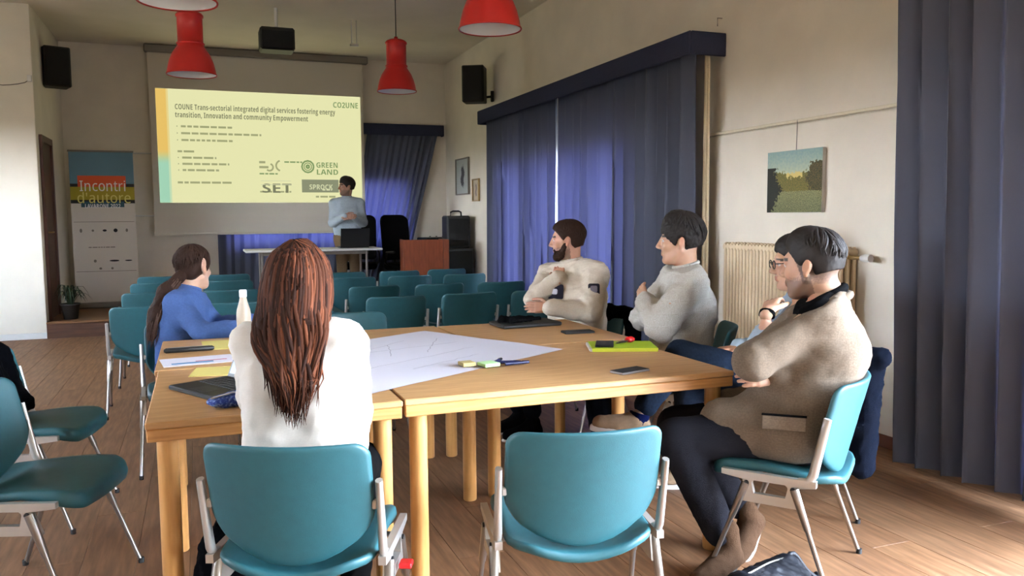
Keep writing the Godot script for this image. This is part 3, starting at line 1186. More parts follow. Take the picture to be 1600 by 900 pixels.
func stage_and_back():
	var z := -12.45
	var s := thing("projection_screen", "large white pull-down projection screen on the stage wall", "screen", Vector3(0, 0, 0))
	put(box_mesh(Vector3(-0.60, 3.63, z - 0.06), Vector3(2.46, 3.735, z + 0.05), 0.012), "casing", M.grey_metal, s)
	put(box_mesh(Vector3(-0.56, 1.15, z - 0.004), Vector3(2.38, 3.64, z), 0.0), "screen_cloth", M.screen_cloth, s)
	put(box_mesh(Vector3(-0.57, 1.125, z - 0.014), Vector3(2.39, 1.155, z + 0.01), 0.006), "bottom_bar", M.screen_cloth, s)
	for x in [-0.4, 2.25]:
		put(box_mesh(Vector3(x, 3.73, z - 0.03), Vector3(x + 0.05, CEIL, z + 0.03), 0.001), "ceiling_bracket", M.grey_metal, s)
	# the projected picture
	var zs := z + 0.0025
	var img := Image.create(320, 180, false, Image.FORMAT_RGB8)
	for py in 180:
		for px in 320:
			var c := Color(0.945, 0.94, 0.72)
			var u := px / 320.0
			var v := py / 180.0
			if u < 0.055:
				var o := Color(0.95, 0.79, 0.42)
				var g := Color(0.66, 0.86, 0.74)
				c = o.lerp(g, smoothstep(0.52, 0.66, v))
				if u > 0.046:
					c = c.lerp(Color(0.945, 0.94, 0.72), 0.5)
			img.set_pixel(px, py, c)
	var pic := mat("slide_picture", Color(0.03, 0.03, 0.03), 0.9)
	pic.emission_enabled = true
	pic.emission = Color(1, 1, 1)
	pic.emission_texture = ImageTexture.create_from_image(img)
	pic.emission_operator = BaseMaterial3D.EMISSION_OP_MULTIPLY
	pic.emission_energy_multiplier = SLIDE
	var x0 := -0.48
	var x1 := 2.34
	var y1 := 3.15
	var y0 := 1.58
	var st := st_new()
	quad_uv(st, Vector3(x0, y1, zs), Vector3(x1, y1, zs), Vector3(x1, y0, zs), Vector3(x0, y0, zs))
	var sl := put(done(st), "screen_picture", pic, s)
	var lamp := AreaLight3D.new()
	lamp.name = "screen_glow"
	lamp.area_size = Vector2(x1 - x0, y1 - y0)
	lamp.light_color = Color(0.97, 0.95, 0.72)
	lamp.light_energy = 0.5
	lamp.area_range = 20.0
	lamp.shadow_enabled = true
	add_child(lamp)
	lamp.position = Vector3((x0 + x1) / 2, (y0 + y1) / 2, zs + 0.02)
	lamp.rotation.y = PI
	var dark := glow("slide_dark", Color(0.50, 0.51, 0.39), SLIDE)
	var mid := glow("slide_mid", Color(0.66, 0.67, 0.49), SLIDE)
	var grey := glow("slide_grey", Color(0.56, 0.58, 0.46), SLIDE)
	var pale := glow("slide_pale", Color(0.86, 0.87, 0.70), SLIDE)
	var green := glow("slide_green", Color(0.52, 0.62, 0.40), SLIDE)
	var W := x1 - x0
	var H := y1 - y0
	var at := func(u: float, v: float) -> Vector3: return Vector3(x0 + u * W, y1 - v * H, zs + 0.002)
	words(sl, "COUNE Trans-sectorial integrated digital services fostering energy", 0.1, at.call(0.085, 0.155), dark, Basis(), 0.78 * W, false, true)
	words(sl, "transition, Innovation and community Empowerment", 0.1, at.call(0.085, 0.225), dark, Basis(), 0.64 * W, false, true)
	words(sl, "CO2UNE", 0.11, at.call(0.855, 0.085), green, Basis(), 0.13 * W, false, true)
	for l in [[0.11, 0.325, 0.25], [0.11, 0.385, 0.38], [0.11, 0.445, 0.24], [0.09, 0.545, 0.08], [0.11, 0.60, 0.16], [0.11, 0.655, 0.22], [0.11, 0.71, 0.17], [0.085, 0.82, 0.26]]:
		word_strokes(sl, x0 + l[0] * W, x0 + (l[0] + l[2]) * W, y1 - l[1] * H, 0.028, zs + 0.0015, mid)
		if l[0] > 0.1:
			flat_rect(sl, "bullet", mid, x0 + 0.09 * W, x0 + 0.09 * W + 0.012, y1 - l[1] * H - 0.008, y1 - l[1] * H + 0.008, zs + 0.0015)
	# partner marks
	flat_rect(sl, "mark_bar", mid, x0 + 0.475 * W, x0 + 0.505 * W, y1 - 0.64 * H, y1 - 0.62 * H, zs + 0.0015)
	flat_rect(sl, "mark_bar", mid, x0 + 0.475 * W, x0 + 0.52 * W, y1 - 0.685 * H, y1 - 0.665 * H, zs + 0.0015)
	var arc := func(u: float, v: float, r: float, a0: float, a1: float, w: float, m: Material):
		var path := []
		for i in 13:
			var a: float = a0 + (a1 - a0) * i / 12.0
			path.append(at.call(u, v) + Vector3(cos(a) * r, sin(a) * r, 0.0))
		put(tube_mesh(path, w, 6, 0.12, Vector3(0, 0, 1)), "mark_ring", m, sl)
	arc.call(0.525, 0.675, 0.05, -PI * 0.75, PI * 0.4, 0.012, mid)
	arc.call(0.585, 0.66, 0.075, PI * 0.6, PI * 1.4, 0.012, mid)
	word_strokes(sl, x0 + 0.6 * W, x0 + 0.69 * W, y1 - 0.625 * H, 0.02, zs + 0.0015, green)
	word_strokes(sl, x0 + 0.475 * W, x0 + 0.565 * W, y1 - 0.735 * H, 0.02, zs + 0.0015, green)
	arc.call(0.718, 0.665, 0.085, 0.0, TAU, 0.012, green)
	arc.call(0.718, 0.665, 0.055, 0.0, TAU, 0.007, green)
	arc.call(0.718, 0.665, 0.02, 0.0, TAU, 0.014, green)
	words(sl, "GREEN", 0.105, at.call(0.76, 0.65), green, Basis(), 0.11 * W, false, true)
	words(sl, "LAND", 0.105, at.call(0.76, 0.715), green, Basis(), 0.11 * W, false, true)
	words(sl, "SET", 0.18, at.call(0.482, 0.87), dark, Basis(), 0.145 * W, false, true)
	for v in [0.80, 0.835]:
		flat_rect(sl, "mark_bar", pale, x0 + 0.48 * W, x0 + 0.63 * W, y1 - v * H - 0.004, y1 - v * H + 0.004, zs + 0.0045)
	word_strokes(sl, x0 + 0.475 * W, x0 + 0.63 * W, y1 - 0.9 * H, 0.022, zs + 0.0015, mid)
	flat_rect(sl, "mark_panel", grey, x0 + 0.685 * W, x0 + 0.875 * W, y1 - 0.905 * H, y1 - 0.785 * H, zs + 0.0015)
	words(sl, "SPROCK", 0.1, Vector3(x0 + 0.722 * W, y1 - 0.855 * H, zs + 0.003), pale, Basis(), 0.12 * W, false, true)
	word_strokes(sl, x0 + 0.79 * W, x0 + 0.84 * W, y1 - 0.88 * H, 0.022, zs + 0.003, pale)
	word_strokes(sl, x0 + 0.755 * W, x0 + 0.86 * W, y1 - 0.945 * H, 0.026, zs + 0.0015, mid)

	roll_up_banner()
	# speakers on the walls
	wall_speaker("black loudspeaker bracketed to the wall above the stage door", Vector3(-1.53, 3.18, -11.35), 0.35, Vector3(-1.66, 3.02, -11.35))
	wall_speaker("black loudspeaker on the right wall above the valance", Vector3(3.46, 3.08, -10.4), -0.5, Vector3(3.72, 2.94, -10.4))
	stage_table()
	for c in [[Vector3(2.20, STAGE_H, -12.02), 2.9, "black high-backed office chair standing behind the presenter"], [Vector3(2.80, STAGE_H, -11.68), 3.5, "black high-backed office chair between presenter and lectern"]]:
		office_chair(c[0], c[1], c[2])
	lectern()
	equipment()
	# wall pictures near the corner
	wall_picture("framed_print", "pale framed print with a dark figure in the far right corner", Vector3(3.715, 1.68, -12.05), Vector3(3.715, 2.22, -11.42), 1)
	wall_picture("framed_print", "small framed print beside the curtain near the stage corner", Vector3(3.715, 1.57, -11.25), Vector3(3.715, 1.89, -10.96), 2)


func roll_up_banner():
	var b := thing("roll_up_banner", "tall roll-up banner with colourful heading and white lower half on the stage", "banner", Vector3(-1.15, STAGE_H, -12.02), -0.02)
	put(box_mesh(Vector3(-0.40, 0.0, -0.09), Vector3(0.40, 0.075, 0.09), 0.02), "base", M.grey_metal, b)
	put(tube_mesh([Vector3(0, 0.05, -0.03), Vector3(0, 2.05, -0.03)], 0.012, 8), "pole", M.steel, b)
	put(box_mesh(Vector3(-0.39, 2.04, -0.012), Vector3(0.39, 2.065, 0.012), 0.004), "top_rail", M.grey_metal, b)
	put(box_mesh(Vector3(-0.38, 0.06, -0.002), Vector3(0.38, 2.045, 0.0), 0.0), "sheet", mat("banner_sheet", Color(0.80, 0.77, 0.72), 0.7), b)
	var blue := mat("banner_blue", Color(0.36, 0.50, 0.56), 0.7)
	var orange := mat("banner_orange", Color(0.80, 0.30, 0.10), 0.7)
	var lime := mat("banner_lime", Color(0.62, 0.56, 0.10), 0.7)
	var black := mat("banner_black", Color(0.05, 0.05, 0.05), 0.7)
	var teal := mat("banner_teal", Color(0.13, 0.30, 0.36), 0.7)
	flat_rect(b, "printed_field", blue, -0.38, 0.38, 1.62, 2.045, 0.0012)
	flat_rect(b, "printed_band", black, -0.38, 0.38, 1.59, 1.63, 0.0022)
	flat_rect(b, "printed_band", orange, -0.29, 0.28, 1.585, 1.735, 0.0032)
	flat_rect(b, "printed_band", lime, -0.38, 0.38, 1.42, 1.59, 0.0042)
	flat_rect(b, "printed_band", black, -0.38, 0.38, 1.375, 1.42, 0.0022)
	flat_rect(b, "printed_band", teal, -0.26, 0.25, 1.325, 1.40, 0.0032)
	words(b, "Incontri", 0.19, Vector3(-0.275, 1.60, 0.004), M.white, Basis(), 0.54, false, false)
	words(b, "d'autore", 0.19, Vector3(-0.31, 1.445, 0.005), mat("banner_cream", Color(0.84, 0.80, 0.45), 0.7), Basis(), 0.63, false, false)
	words(b, "LAVARONE 2022", 0.07, Vector3(-0.22, 1.34, 0.004), M.white, Basis(), 0.42, false, true)
	for y in [1.13, 0.48]:
		flat_rect(b, "printed_rule", M.grey_metal, -0.36, 0.36, y, y + 0.006, 0.0012)
	for d in [[-0.28, 1.02, 0.03, 0.055], [-0.14, 1.02, 0.03, 0.03], [0.0, 1.02, 0.05, 0.03], [0.13, 1.02, 0.05, 0.05], [0.265, 1.02, 0.03, 0.045], [-0.13, 0.62, 0.035, 0.04], [0.10, 0.62, 0.12, 0.025], [0.27, 0.62, 0.09, 0.018], [-0.07, 0.52, 0.035, 0.03], [0.07, 0.52, 0.03, 0.03]]:
		put(tube_mesh([Vector3(d[0], d[1], 0.0005), Vector3(d[0], d[1], 0.0025)], d[2] * 0.5, 12, d[3] / d[2]), "printed_emblem", M.ink if d[2] > 0.045 else M.grey_metal, b)
	word_strokes(b, -0.2, 0.12, 0.80, 0.012, 0.0015, M.grey_metal)


func wall_speaker(label: String, at: Vector3, turn: float, wall: Vector3):
	var s := thing("wall_speaker", label, "speaker", at, turn)
	put(box_mesh(Vector3(-0.145, -0.235, -0.13), Vector3(0.145, 0.235, 0.12), 0.012), "cabinet", M.black_plastic, s)
	put(box_mesh(Vector3(-0.13, -0.22, 0.12), Vector3(0.13, 0.22, 0.132), 0.006), "grille", M.black_mesh, s)
	var w := s.transform.affine_inverse() * wall
	put(tube_mesh([w, Vector3(0, -0.16, -0.1)], 0.016, 8), "bracket_arm", M.black_plastic, s)
	put(box_mesh(w - Vector3(0.03, 0.07, 0.03), w + Vector3(0.03, 0.07, 0.03), 0.004), "wall_plate", M.black_plastic, s)


func stage_table():
	var t := thing("folding_table", "narrow white folding table in front of the presenter", "table", Vector3(1.40, STAGE_H, -10.98))
	put(box_mesh(Vector3(-0.86, 0.735, -0.3), Vector3(0.86, 0.765, 0.3), 0.006), "tabletop", M.white_paint, t)
	put(box_mesh(Vector3(-0.68, 0.69, 0.2), Vector3(0.68, 0.73, 0.23), 0.003), "rail", M.grey_metal, t)
	for x in [-0.66, 0.66]:
		for zz in [-0.22, 0.22]:
			put(tube_mesh([Vector3(x, 0.0, zz), Vector3(x, 0.735, zz)], 0.016, 8), "leg", M.grey_metal, t)
	var l := thing("laptop", "open black laptop seen from behind on the stage table", "laptop", Vector3(1.93, STAGE_H + 0.765, -11.0))
	put(box_mesh(Vector3(-0.19, 0, -0.13), Vector3(0.19, 0.018, 0.12), 0.004), "base", M.black_plastic, l)
	var st := st_new()
	box(st, Vector3(-0.19, 0, -0.005), Vector3(0.19, 0.25, 0.005), 0.003, Transform3D(Basis(Vector3.RIGHT, 0.25), Vector3(0, 0.016, 0.125)))
	put(done(st), "lid", M.black_plastic, l)


func office_chair(at: Vector3, turn: float, label: String):
	var c := thing("office_chair", label, "chair", at, turn)
	for k in 5:
		var a := TAU * k / 5
		put(tube_mesh([Vector3(0, 0.1, 0), Vector3(cos(a) * 0.3, 0.06, sin(a) * 0.3)], [0.028, 0.02], 8), "base_arm", M.aluminium, c)
		put(tube_mesh([Vector3(cos(a) * 0.3 - sin(a) * 0.02, 0.028, sin(a) * 0.3 + cos(a) * 0.02), Vector3(cos(a) * 0.3 + sin(a) * 0.02, 0.028, sin(a) * 0.3 - cos(a) * 0.02)], 0.028, 10), "castor", M.rubber, c)
	put(tube_mesh([Vector3(0, 0.08, 0), Vector3(0, 0.42, 0)], 0.028, 10), "column", M.steel, c)
	put(pad(round_rect(0.25, -0.24, 0.24, [0.07, 0.07, 0.07, 0.07]), Vector2.ZERO, 0.09, func(a: float, b: float, h: float) -> Vector3: return Vector3(a, 0.46 + h, b), 0.03), "seat", M.black_fabric, c)
	put(pad(round_rect(0.235, 0.0, 0.66, [0.06, 0.1, 0.1, 0.06]), Vector2(0, 0.33), 0.07, func(a: float, b: float, h: float) -> Vector3: return Vector3(a, 0.54 + b, 0.25 + b * 0.12 + h - a * a * 0.8), 0.025), "backrest", M.black_fabric, c)
	for x in [-1.0, 1.0]:
		put(tube_mesh([Vector3(0.22 * x, 0.46, 0.1), Vector3(0.28 * x, 0.52, 0.1), Vector3(0.28 * x, 0.66, 0.06), Vector3(0.28 * x, 0.67, -0.14)], 0.018, 8), "armrest", M.black_plastic, c)
	put(tube_mesh([Vector3(0, 0.44, 0.1), Vector3(0, 0.46, 0.26), Vector3(0, 0.6, 0.29)], 0.025, 8), "back_bracket", M.black_plastic, c)


func lectern():
	var l := thing("lectern", "reddish brown wooden lectern cabinet at the right of the stage", "lectern", Vector3(2.90, STAGE_H, -10.95), -0.12)
	put(box_mesh(Vector3(-0.30, 0, 0.20), Vector3(0.22, 0.86, 0.22), 0.003), "front_panel", M.lectern_wood, l)
	put(box_mesh(Vector3(0.222, 0, -0.2), Vector3(0.30, 0.86, 0.225), 0.004), "side_panel", M.lectern_wood, l)
	put(box_mesh(Vector3(-0.32, 0, -0.2), Vector3(-0.30, 0.86, 0.22), 0.003), "side_panel", M.lectern_wood, l)
	put(box_mesh(Vector3(-0.30, 0.80, -0.2), Vector3(0.22, 0.82, 0.2), 0.003), "top_shelf", M.lectern_wood, l)
	put(box_mesh(Vector3(-0.30, 0.35, -0.2), Vector3(0.22, 0.37, 0.2), 0.003), "shelf", M.lectern_wood, l)


func equipment():
	var a := thing("speaker_cabinet", "lower black loudspeaker cabinet standing against the wall beside lectern", "speaker", Vector3(3.46, STAGE_H, -11.34), -0.08)
	put(box_mesh(Vector3(-0.22, 0, -0.24), Vector3(0.22, 0.72, 0.24), 0.015), "cabinet", M.black_plastic, a)
	put(box_mesh(Vector3(-0.19, 0.04, 0.24), Vector3(0.19, 0.68, 0.252), 0.006), "grille", M.black_mesh, a)
	var b := thing("portable_speaker", "black portable loudspeaker with carrying handle on the lower cabinet", "speaker", Vector3(3.47, STAGE_H + 0.72, -11.34), -0.08)
	put(box_mesh(Vector3(-0.17, 0, -0.18), Vector3(0.17, 0.46, 0.18), 0.02), "cabinet", M.black_plastic, b)
	put(box_mesh(Vector3(-0.145, 0.03, 0.18), Vector3(0.145, 0.42, 0.19), 0.006), "grille", M.black_mesh, b)
	put(tube_mesh([Vector3(-0.08, 0.45, 0), Vector3(-0.075, 0.51, 0), Vector3(-0.04, 0.525, 0), Vector3(0.04, 0.525, 0), Vector3(0.075, 0.51, 0), Vector3(0.08, 0.45, 0)], 0.012, 8), "handle", M.black_plastic, b)
	var d := thing("mixer_stand", "small black equipment rack with a mixer behind the lectern", "rack", Vector3(3.33, STAGE_H, -11.85), 0.1)
	put(box_mesh(Vector3(-0.22, 0, -0.2), Vector3(0.22, 0.80, 0.2), 0.01), "cabinet", M.black_plastic, d)
	put(box_mesh(Vector3(-0.24, 0.80, -0.22), Vector3(0.24, 0.86, 0.22), 0.012), "mixer", M.black_mesh, d)
	for k in 4:
		put(tube_mesh([Vector3(-0.15 + k * 0.1, 0.86, 0.1), Vector3(-0.15 + k * 0.1, 0.885, 0.1)], 0.014, 8), "knob", M.grey_metal, d)


func wall_picture(called: String, label: String, lo: Vector3, hi: Vector3, kind: int):
	# hangs on the right wall: lo/hi give its y and z span
	var t := thing(called, label, "picture", Vector3(lo.x, (lo.y + hi.y) / 2, (lo.z + hi.z) / 2))
	var hw := (hi.z - lo.z) / 2
	var hh := (hi.y - lo.y) / 2
	var w := 0.018
	for q in [[-hw, hw, hh - w, hh], [-hw, hw, -hh, -hh + w], [-hw, -hw + w, -hh + w, hh - w], [hw - w, hw, -hh + w, hh - w]]:
		put(box_mesh(Vector3(-0.03, q[2], q[0]), Vector3(0, q[3], q[1]), 0.003), "frame", M.grey_metal if kind == 1 else M.brass, t)
	var img := Image.create(48, 64, false, Image.FORMAT_RGB8)
	for y in 64:
		for x in 48:
			var u := x / 47.0 - 0.5
			var v := y / 63.0 - 0.5
			var c := Color(0.66, 0.68, 0.66) if kind == 1 else Color(0.66, 0.60, 0.50)
			var r := Vector2(u * (1.7 if kind == 1 else 1.3), v).length() + 0.12 * wob.get_noise_2d(x * 0.3, y * 0.3 + kind * 50)
			if r < 0.30 and absf(u + 0.05 * sin(v * 14)) < 0.13:
				c = Color(0.16, 0.15, 0.18) if kind == 1 else Color(0.42, 0.38, 0.36)
			img.set_pixel(x, y, c)
	var m := mat("print%d" % kind, Color(1, 1, 1), 0.6)
	m.albedo_texture = ImageTexture.create_from_image(img)
	var st := st_new()
	quad_uv(st, Vector3(-0.012, hh - w, -hw + w), Vector3(-0.012, hh - w, hw - w), Vector3(-0.012, -hh + w, hw - w), Vector3(-0.012, -hh + w, -hw + w))
	put(done(st), "print", m, t)


# ================================================================ right wall: painting, radiator
func right_wall_things():
	var z0 := -4.66
	var z1 := -4.13
	var y0 := 1.37
	var y1 := 1.775
	var t := thing("painting", "unframed green landscape painting hung on the wall above the radiator", "painting", Vector3(3.685, (y0 + y1) / 2, (z0 + z1) / 2))
	var hw := (z1 - z0) / 2
	var hh := (y1 - y0) / 2
	put(box_mesh(Vector3(-0.026, -hh, -hw), Vector3(0, hh, hw), 0.002), "canvas", M.white_paint, t)
	var img := Image.create(160, 128, false, Image.FORMAT_RGB8)
	for y in 128:
		for x in 160:
			var u := x / 159.0
			var v := y / 127.0
			var n := wob.get_noise_2d(x * 0.13, y * 0.13)
			var n2 := wob.get_noise_2d(x * 0.5 + 90, y * 0.5)
			var c := Color(0.52, 0.63, 0.62).lerp(Color(0.74, 0.76, 0.64), clampf(v * 2.2 + n * 0.3, 0, 1))
			if v > 0.36 + n * 0.05 and u > 0.3 and u < 0.68 and v < 0.46:
				c = Color(0.82, 0.74, 0.44)
			if v > 0.40 + n * 0.07 - (0.05 if u < 0.36 or u > 0.66 else -0.03):
				c = Color(0.28, 0.30, 0.11).lerp(Color(0.62, 0.52, 0.22), clampf(n2 + 0.4, 0, 1))
			var tl := 0.20 - 0.5 * absf(v - 0.68) + n * 0.08
			if (u < 0.16 + n * 0.1 and v > 0.26) or (u < tl + 0.10 and v > 0.4 and v < 0.88):
				c = Color(0.07, 0.085, 0.03).lerp(Color(0.28, 0.2, 0.07), clampf(n2, 0, 1))
			if u > 0.72 + n * 0.08 + absf(v - 0.45) * 0.35 and v > 0.2 + n * 0.05 and v < 0.68:
				c = Color(0.17, 0.18, 0.07).lerp(Color(0.56, 0.44, 0.18), clampf(n2 * 1.5 + 0.2, 0, 1))
			if v > 0.66 + n * 0.02 and u > tl + 0.05:
				c = Color(0.58, 0.58, 0.38).lerp(Color(0.30, 0.31, 0.20), clampf(n2 * 1.6 + 0.35 + (v - 0.66), 0, 1))
			img.set_pixel(x, y, c)
	var m := mat("landscape", Color(1, 1, 1), 0.65)
	m.albedo_texture = ImageTexture.create_from_image(img)
	var st := st_new()
	quad_uv(st, Vector3(-0.0265, hh, -hw), Vector3(-0.0265, hh, hw), Vector3(-0.0265, -hh, hw), Vector3(-0.0265, -hh, -hw))
	put(done(st), "painted_face", m, t)
	put(tube_mesh([Vector3(-0.01, hh, 0.0), Vector3(-0.006, 1.97 - (y0 + y1) / 2, 0.0)], 0.0025, 6), "hanging_wire", M.grey_metal, t)
	# radiator with separate sections
	var r := thing("radiator", "cream column radiator with many narrow sections under the painting", "radiator", Vector3(3.69, 0, -4.42))
	var n := 32
	var pitch := 1.17 / n
	var st2 := st_new()
	for dx in [-0.125, -0.075, -0.025]:
		tube(st2, [Vector3(dx, 0.2, 0), Vector3(dx, 0.24, 0), Vector3(dx, 1.12, 0), Vector3(dx, 1.16, 0)], [0.010, 0.0165, 0.0165, 0.010], 8)
	for y in [0.22, 1.13]:
		tube(st2, [Vector3(-0.14, y, 0), Vector3(-0.01, y, 0)], 0.02, 8, 1.2)
	for y in [0.36, 0.50, 0.64, 0.78, 0.92, 1.04]:
		tube(st2, [Vector3(-0.125, y, -pitch * 0.46), Vector3(-0.125, y, pitch * 0.46)], 0.006, 6)
	var section := done(st2)
	for i in n:
		put(section, "section", M.radiator, r, Vector3(0, 0, (i - (n - 1) / 2.0) * pitch))
	for y in [0.22, 1.13]:
		put(tube_mesh([Vector3(-0.075, y, -0.57), Vector3(-0.075, y, 0.57)], 0.014, 8), "header", M.radiator, r)
	for y in [0.22, 1.10]:
		put(tube_mesh([Vector3(-0.075, y, 0.58), Vector3(-0.075, y, 0.68)], 0.013, 10), "pipe", M.brass, r)
		put(tube_mesh([Vector3(-0.075, y, 0.68), Vector3(-0.075, y, 0.705), Vector3(-0.075, y, 0.75)], [0.018, 0.024, 0.022], 12), "valve", M.white_paint if y > 1 else M.brass, r)
		put(tube_mesh([Vector3(-0.075, y, 0.69), Vector3(0.02, y, 0.69)], 0.01, 8), "wall_pipe", M.brass, r)


# ================================================================ lamps, projector
func pendant(at: Vector3, label: String):
	# at: centre of the lower rim
	var p := thing("pendant_lamp", label, "lamp", at, 0.0, "red pendant lamps")
	var outer := [Vector2(0.212, 0.0), Vector2(0.208, 0.018), Vector2(0.20, 0.06), Vector2(0.185, 0.12), Vector2(0.16, 0.18), Vector2(0.13, 0.225), Vector2(0.114, 0.25), Vector2(0.112, 0.262)]
	put(lathe_mesh(outer, 36), "shade", M.lamp_red, p)
	var inner := [Vector2(0.105, 0.258), Vector2(0.125, 0.22), Vector2(0.155, 0.172), Vector2(0.18, 0.115), Vector2(0.196, 0.055), Vector2(0.206, 0.003)]
	put(lathe_mesh(inner, 36), "inside", M.lamp_white, p)
	put(lathe_mesh([Vector2(0.206, 0.003), Vector2(0.214, -0.004), Vector2(0.217, 0.004), Vector2(0.212, 0.012)], 36), "rim", M.lamp_red, p)
	put(lathe_mesh([Vector2(0.105, 0.262), Vector2(0.12, 0.262), Vector2(0.12, 0.275), Vector2(0.108, 0.28), Vector2(0.108, 0.50), Vector2(0.117, 0.505), Vector2(0.117, 0.52), Vector2(0.105, 0.535), Vector2(0.075, 0.55), Vector2(0.02, 0.555), Vector2(0.02, 0.58), Vector2(0.0, 0.58)], 36), "housing", M.lamp_red, p)
	put(lathe_mesh([Vector2(0.0, 0.08), Vector2(0.03, 0.085), Vector2(0.045, 0.12), Vector2(0.035, 0.17), Vector2(0.022, 0.2), Vector2(0.022, 0.26)], 20), "bulb", M.lamp_white, p)
	put(tube_mesh([Vector3(0, 0.57, 0), Vector3(0, CEIL - at.y - 0.03, 0)], 0.0055, 6), "cord", M.cord, p)
	put(lathe_mesh([Vector2(0.055, CEIL - at.y - 0.035), Vector2(0.055, CEIL - at.y - 0.001)], 16), "ceiling_cup", M.cord, p)


func ceiling_things():
	pendant(Vector3(-0.06, 2.56, -5.03), "red bell pendant lamp hanging above the table beside its left edge")
	pendant(Vector3(1.90, 2.62, -5.36), "red bell pendant lamp hanging above the right end of the table")
	pendant(Vector3(0.0, 2.64, -8.0), "red bell pendant lamp hanging in front of the screen's left part")
	pendant(Vector3(2.08, 2.72, -8.92), "red bell pendant lamp hanging between the screen and the right wall")
	var p := thing("projector", "black video projector hanging under the ceiling in front of the screen", "projector", Vector3(0.92, 3.38, -9.9))
	put(box_mesh(Vector3(-0.19, -0.13, -0.15), Vector3(0.19, 0.12, 0.15), 0.02), "housing", M.black_plastic, p)
	put(tube_mesh([Vector3(0.06, 0, -0.15), Vector3(0.06, 0, -0.18)], [0.045, 0.05], 16), "lens", M.black_mesh, p)
	put(tube_mesh([Vector3(0, 0.12, 0), Vector3(0, CEIL - 3.38, 0)], 0.02, 8), "mount_pole", M.white_paint, p)
	put(box_mesh(Vector3(-0.17, -0.11, 0.15), Vector3(0.17, 0.08, 0.156), 0.004), "vent_panel", M.black_mesh, p)
	var r := thing("ceiling_bracket", "thin pale double rod dropping from the ceiling right of the projector", "bracket", Vector3(1.86, 3.45, -10.2))
	for x in [-0.03, 0.03]:
		put(tube_mesh([Vector3(x, 0, 0), Vector3(x, CEIL - 3.45, 0)], 0.007, 6), "rod", M.white_paint, r)
	put(box_mesh(Vector3(-0.05, -0.02, -0.02), Vector3(0.05, 0.01, 0.02), 0.003), "plate", M.white_paint, r)

# ================================================================ tables
func one_table(label: String, x0: float, x1: float, z0: float, z1: float, legs: Array):
	# z0 nearer the camera
	var t := thing("wooden_table", label, "table", Vector3((x0 + x1) / 2, 0, (z0 + z1) / 2))
	var w := (x1 - x0) / 2
	var d := (z0 - z1) / 2
	put(box_mesh(Vector3(-w, TABLE_H - 0.022, -d), Vector3(w, TABLE_H, d), 0.004), "tabletop", M.beech_top, t)
	for s in [[-w + 0.003, w - 0.003, d - 0.026, d - 0.003], [-w + 0.003, w - 0.003, -d + 0.003, -d + 0.026], [-w + 0.003, -w + 0.026, -d + 0.026, d - 0.026], [w - 0.026, w - 0.003, -d + 0.026, d - 0.026]]:
		put(box_mesh(Vector3(s[0], TABLE_H - 0.062, s[2]), Vector3(s[1], TABLE_H - 0.0225, s[3]), 0.003), "apron", M.beech_edge, t)
	var leg := tube_mesh([Vector3(0, 0, 0), Vector3(0, 0.004, 0), Vector3(0, TABLE_H - 0.0225, 0)], [0.029, 0.032, 0.032], 20)
	for l in legs:
		put(leg, "leg", M.beech_leg, t, Vector3(l[0] * (w - 0.06), 0, l[1] * (d - 0.06)))


func tables_all():
	var all := [[-1, 1], [1, 1], [-1, -1], [1, -1]]
	one_table("square beech table that carries the open laptop and papers", -0.175, 0.625, -2.68, -3.60, all)
	one_table("beech table behind the empty teal chair, phone and yellow folder on it", 0.633, 1.97, -2.69, -3.605, all)
	one_table("beech table in front of the woman in blue and the water bottle", -0.19, 1.235, -3.608, -4.48, all)
	one_table("small beech table that carries the black laptop sleeve", 1.243, 2.04, -3.613, -4.46, all)


# ================================================================ chairs
var chair_proto: Node3D


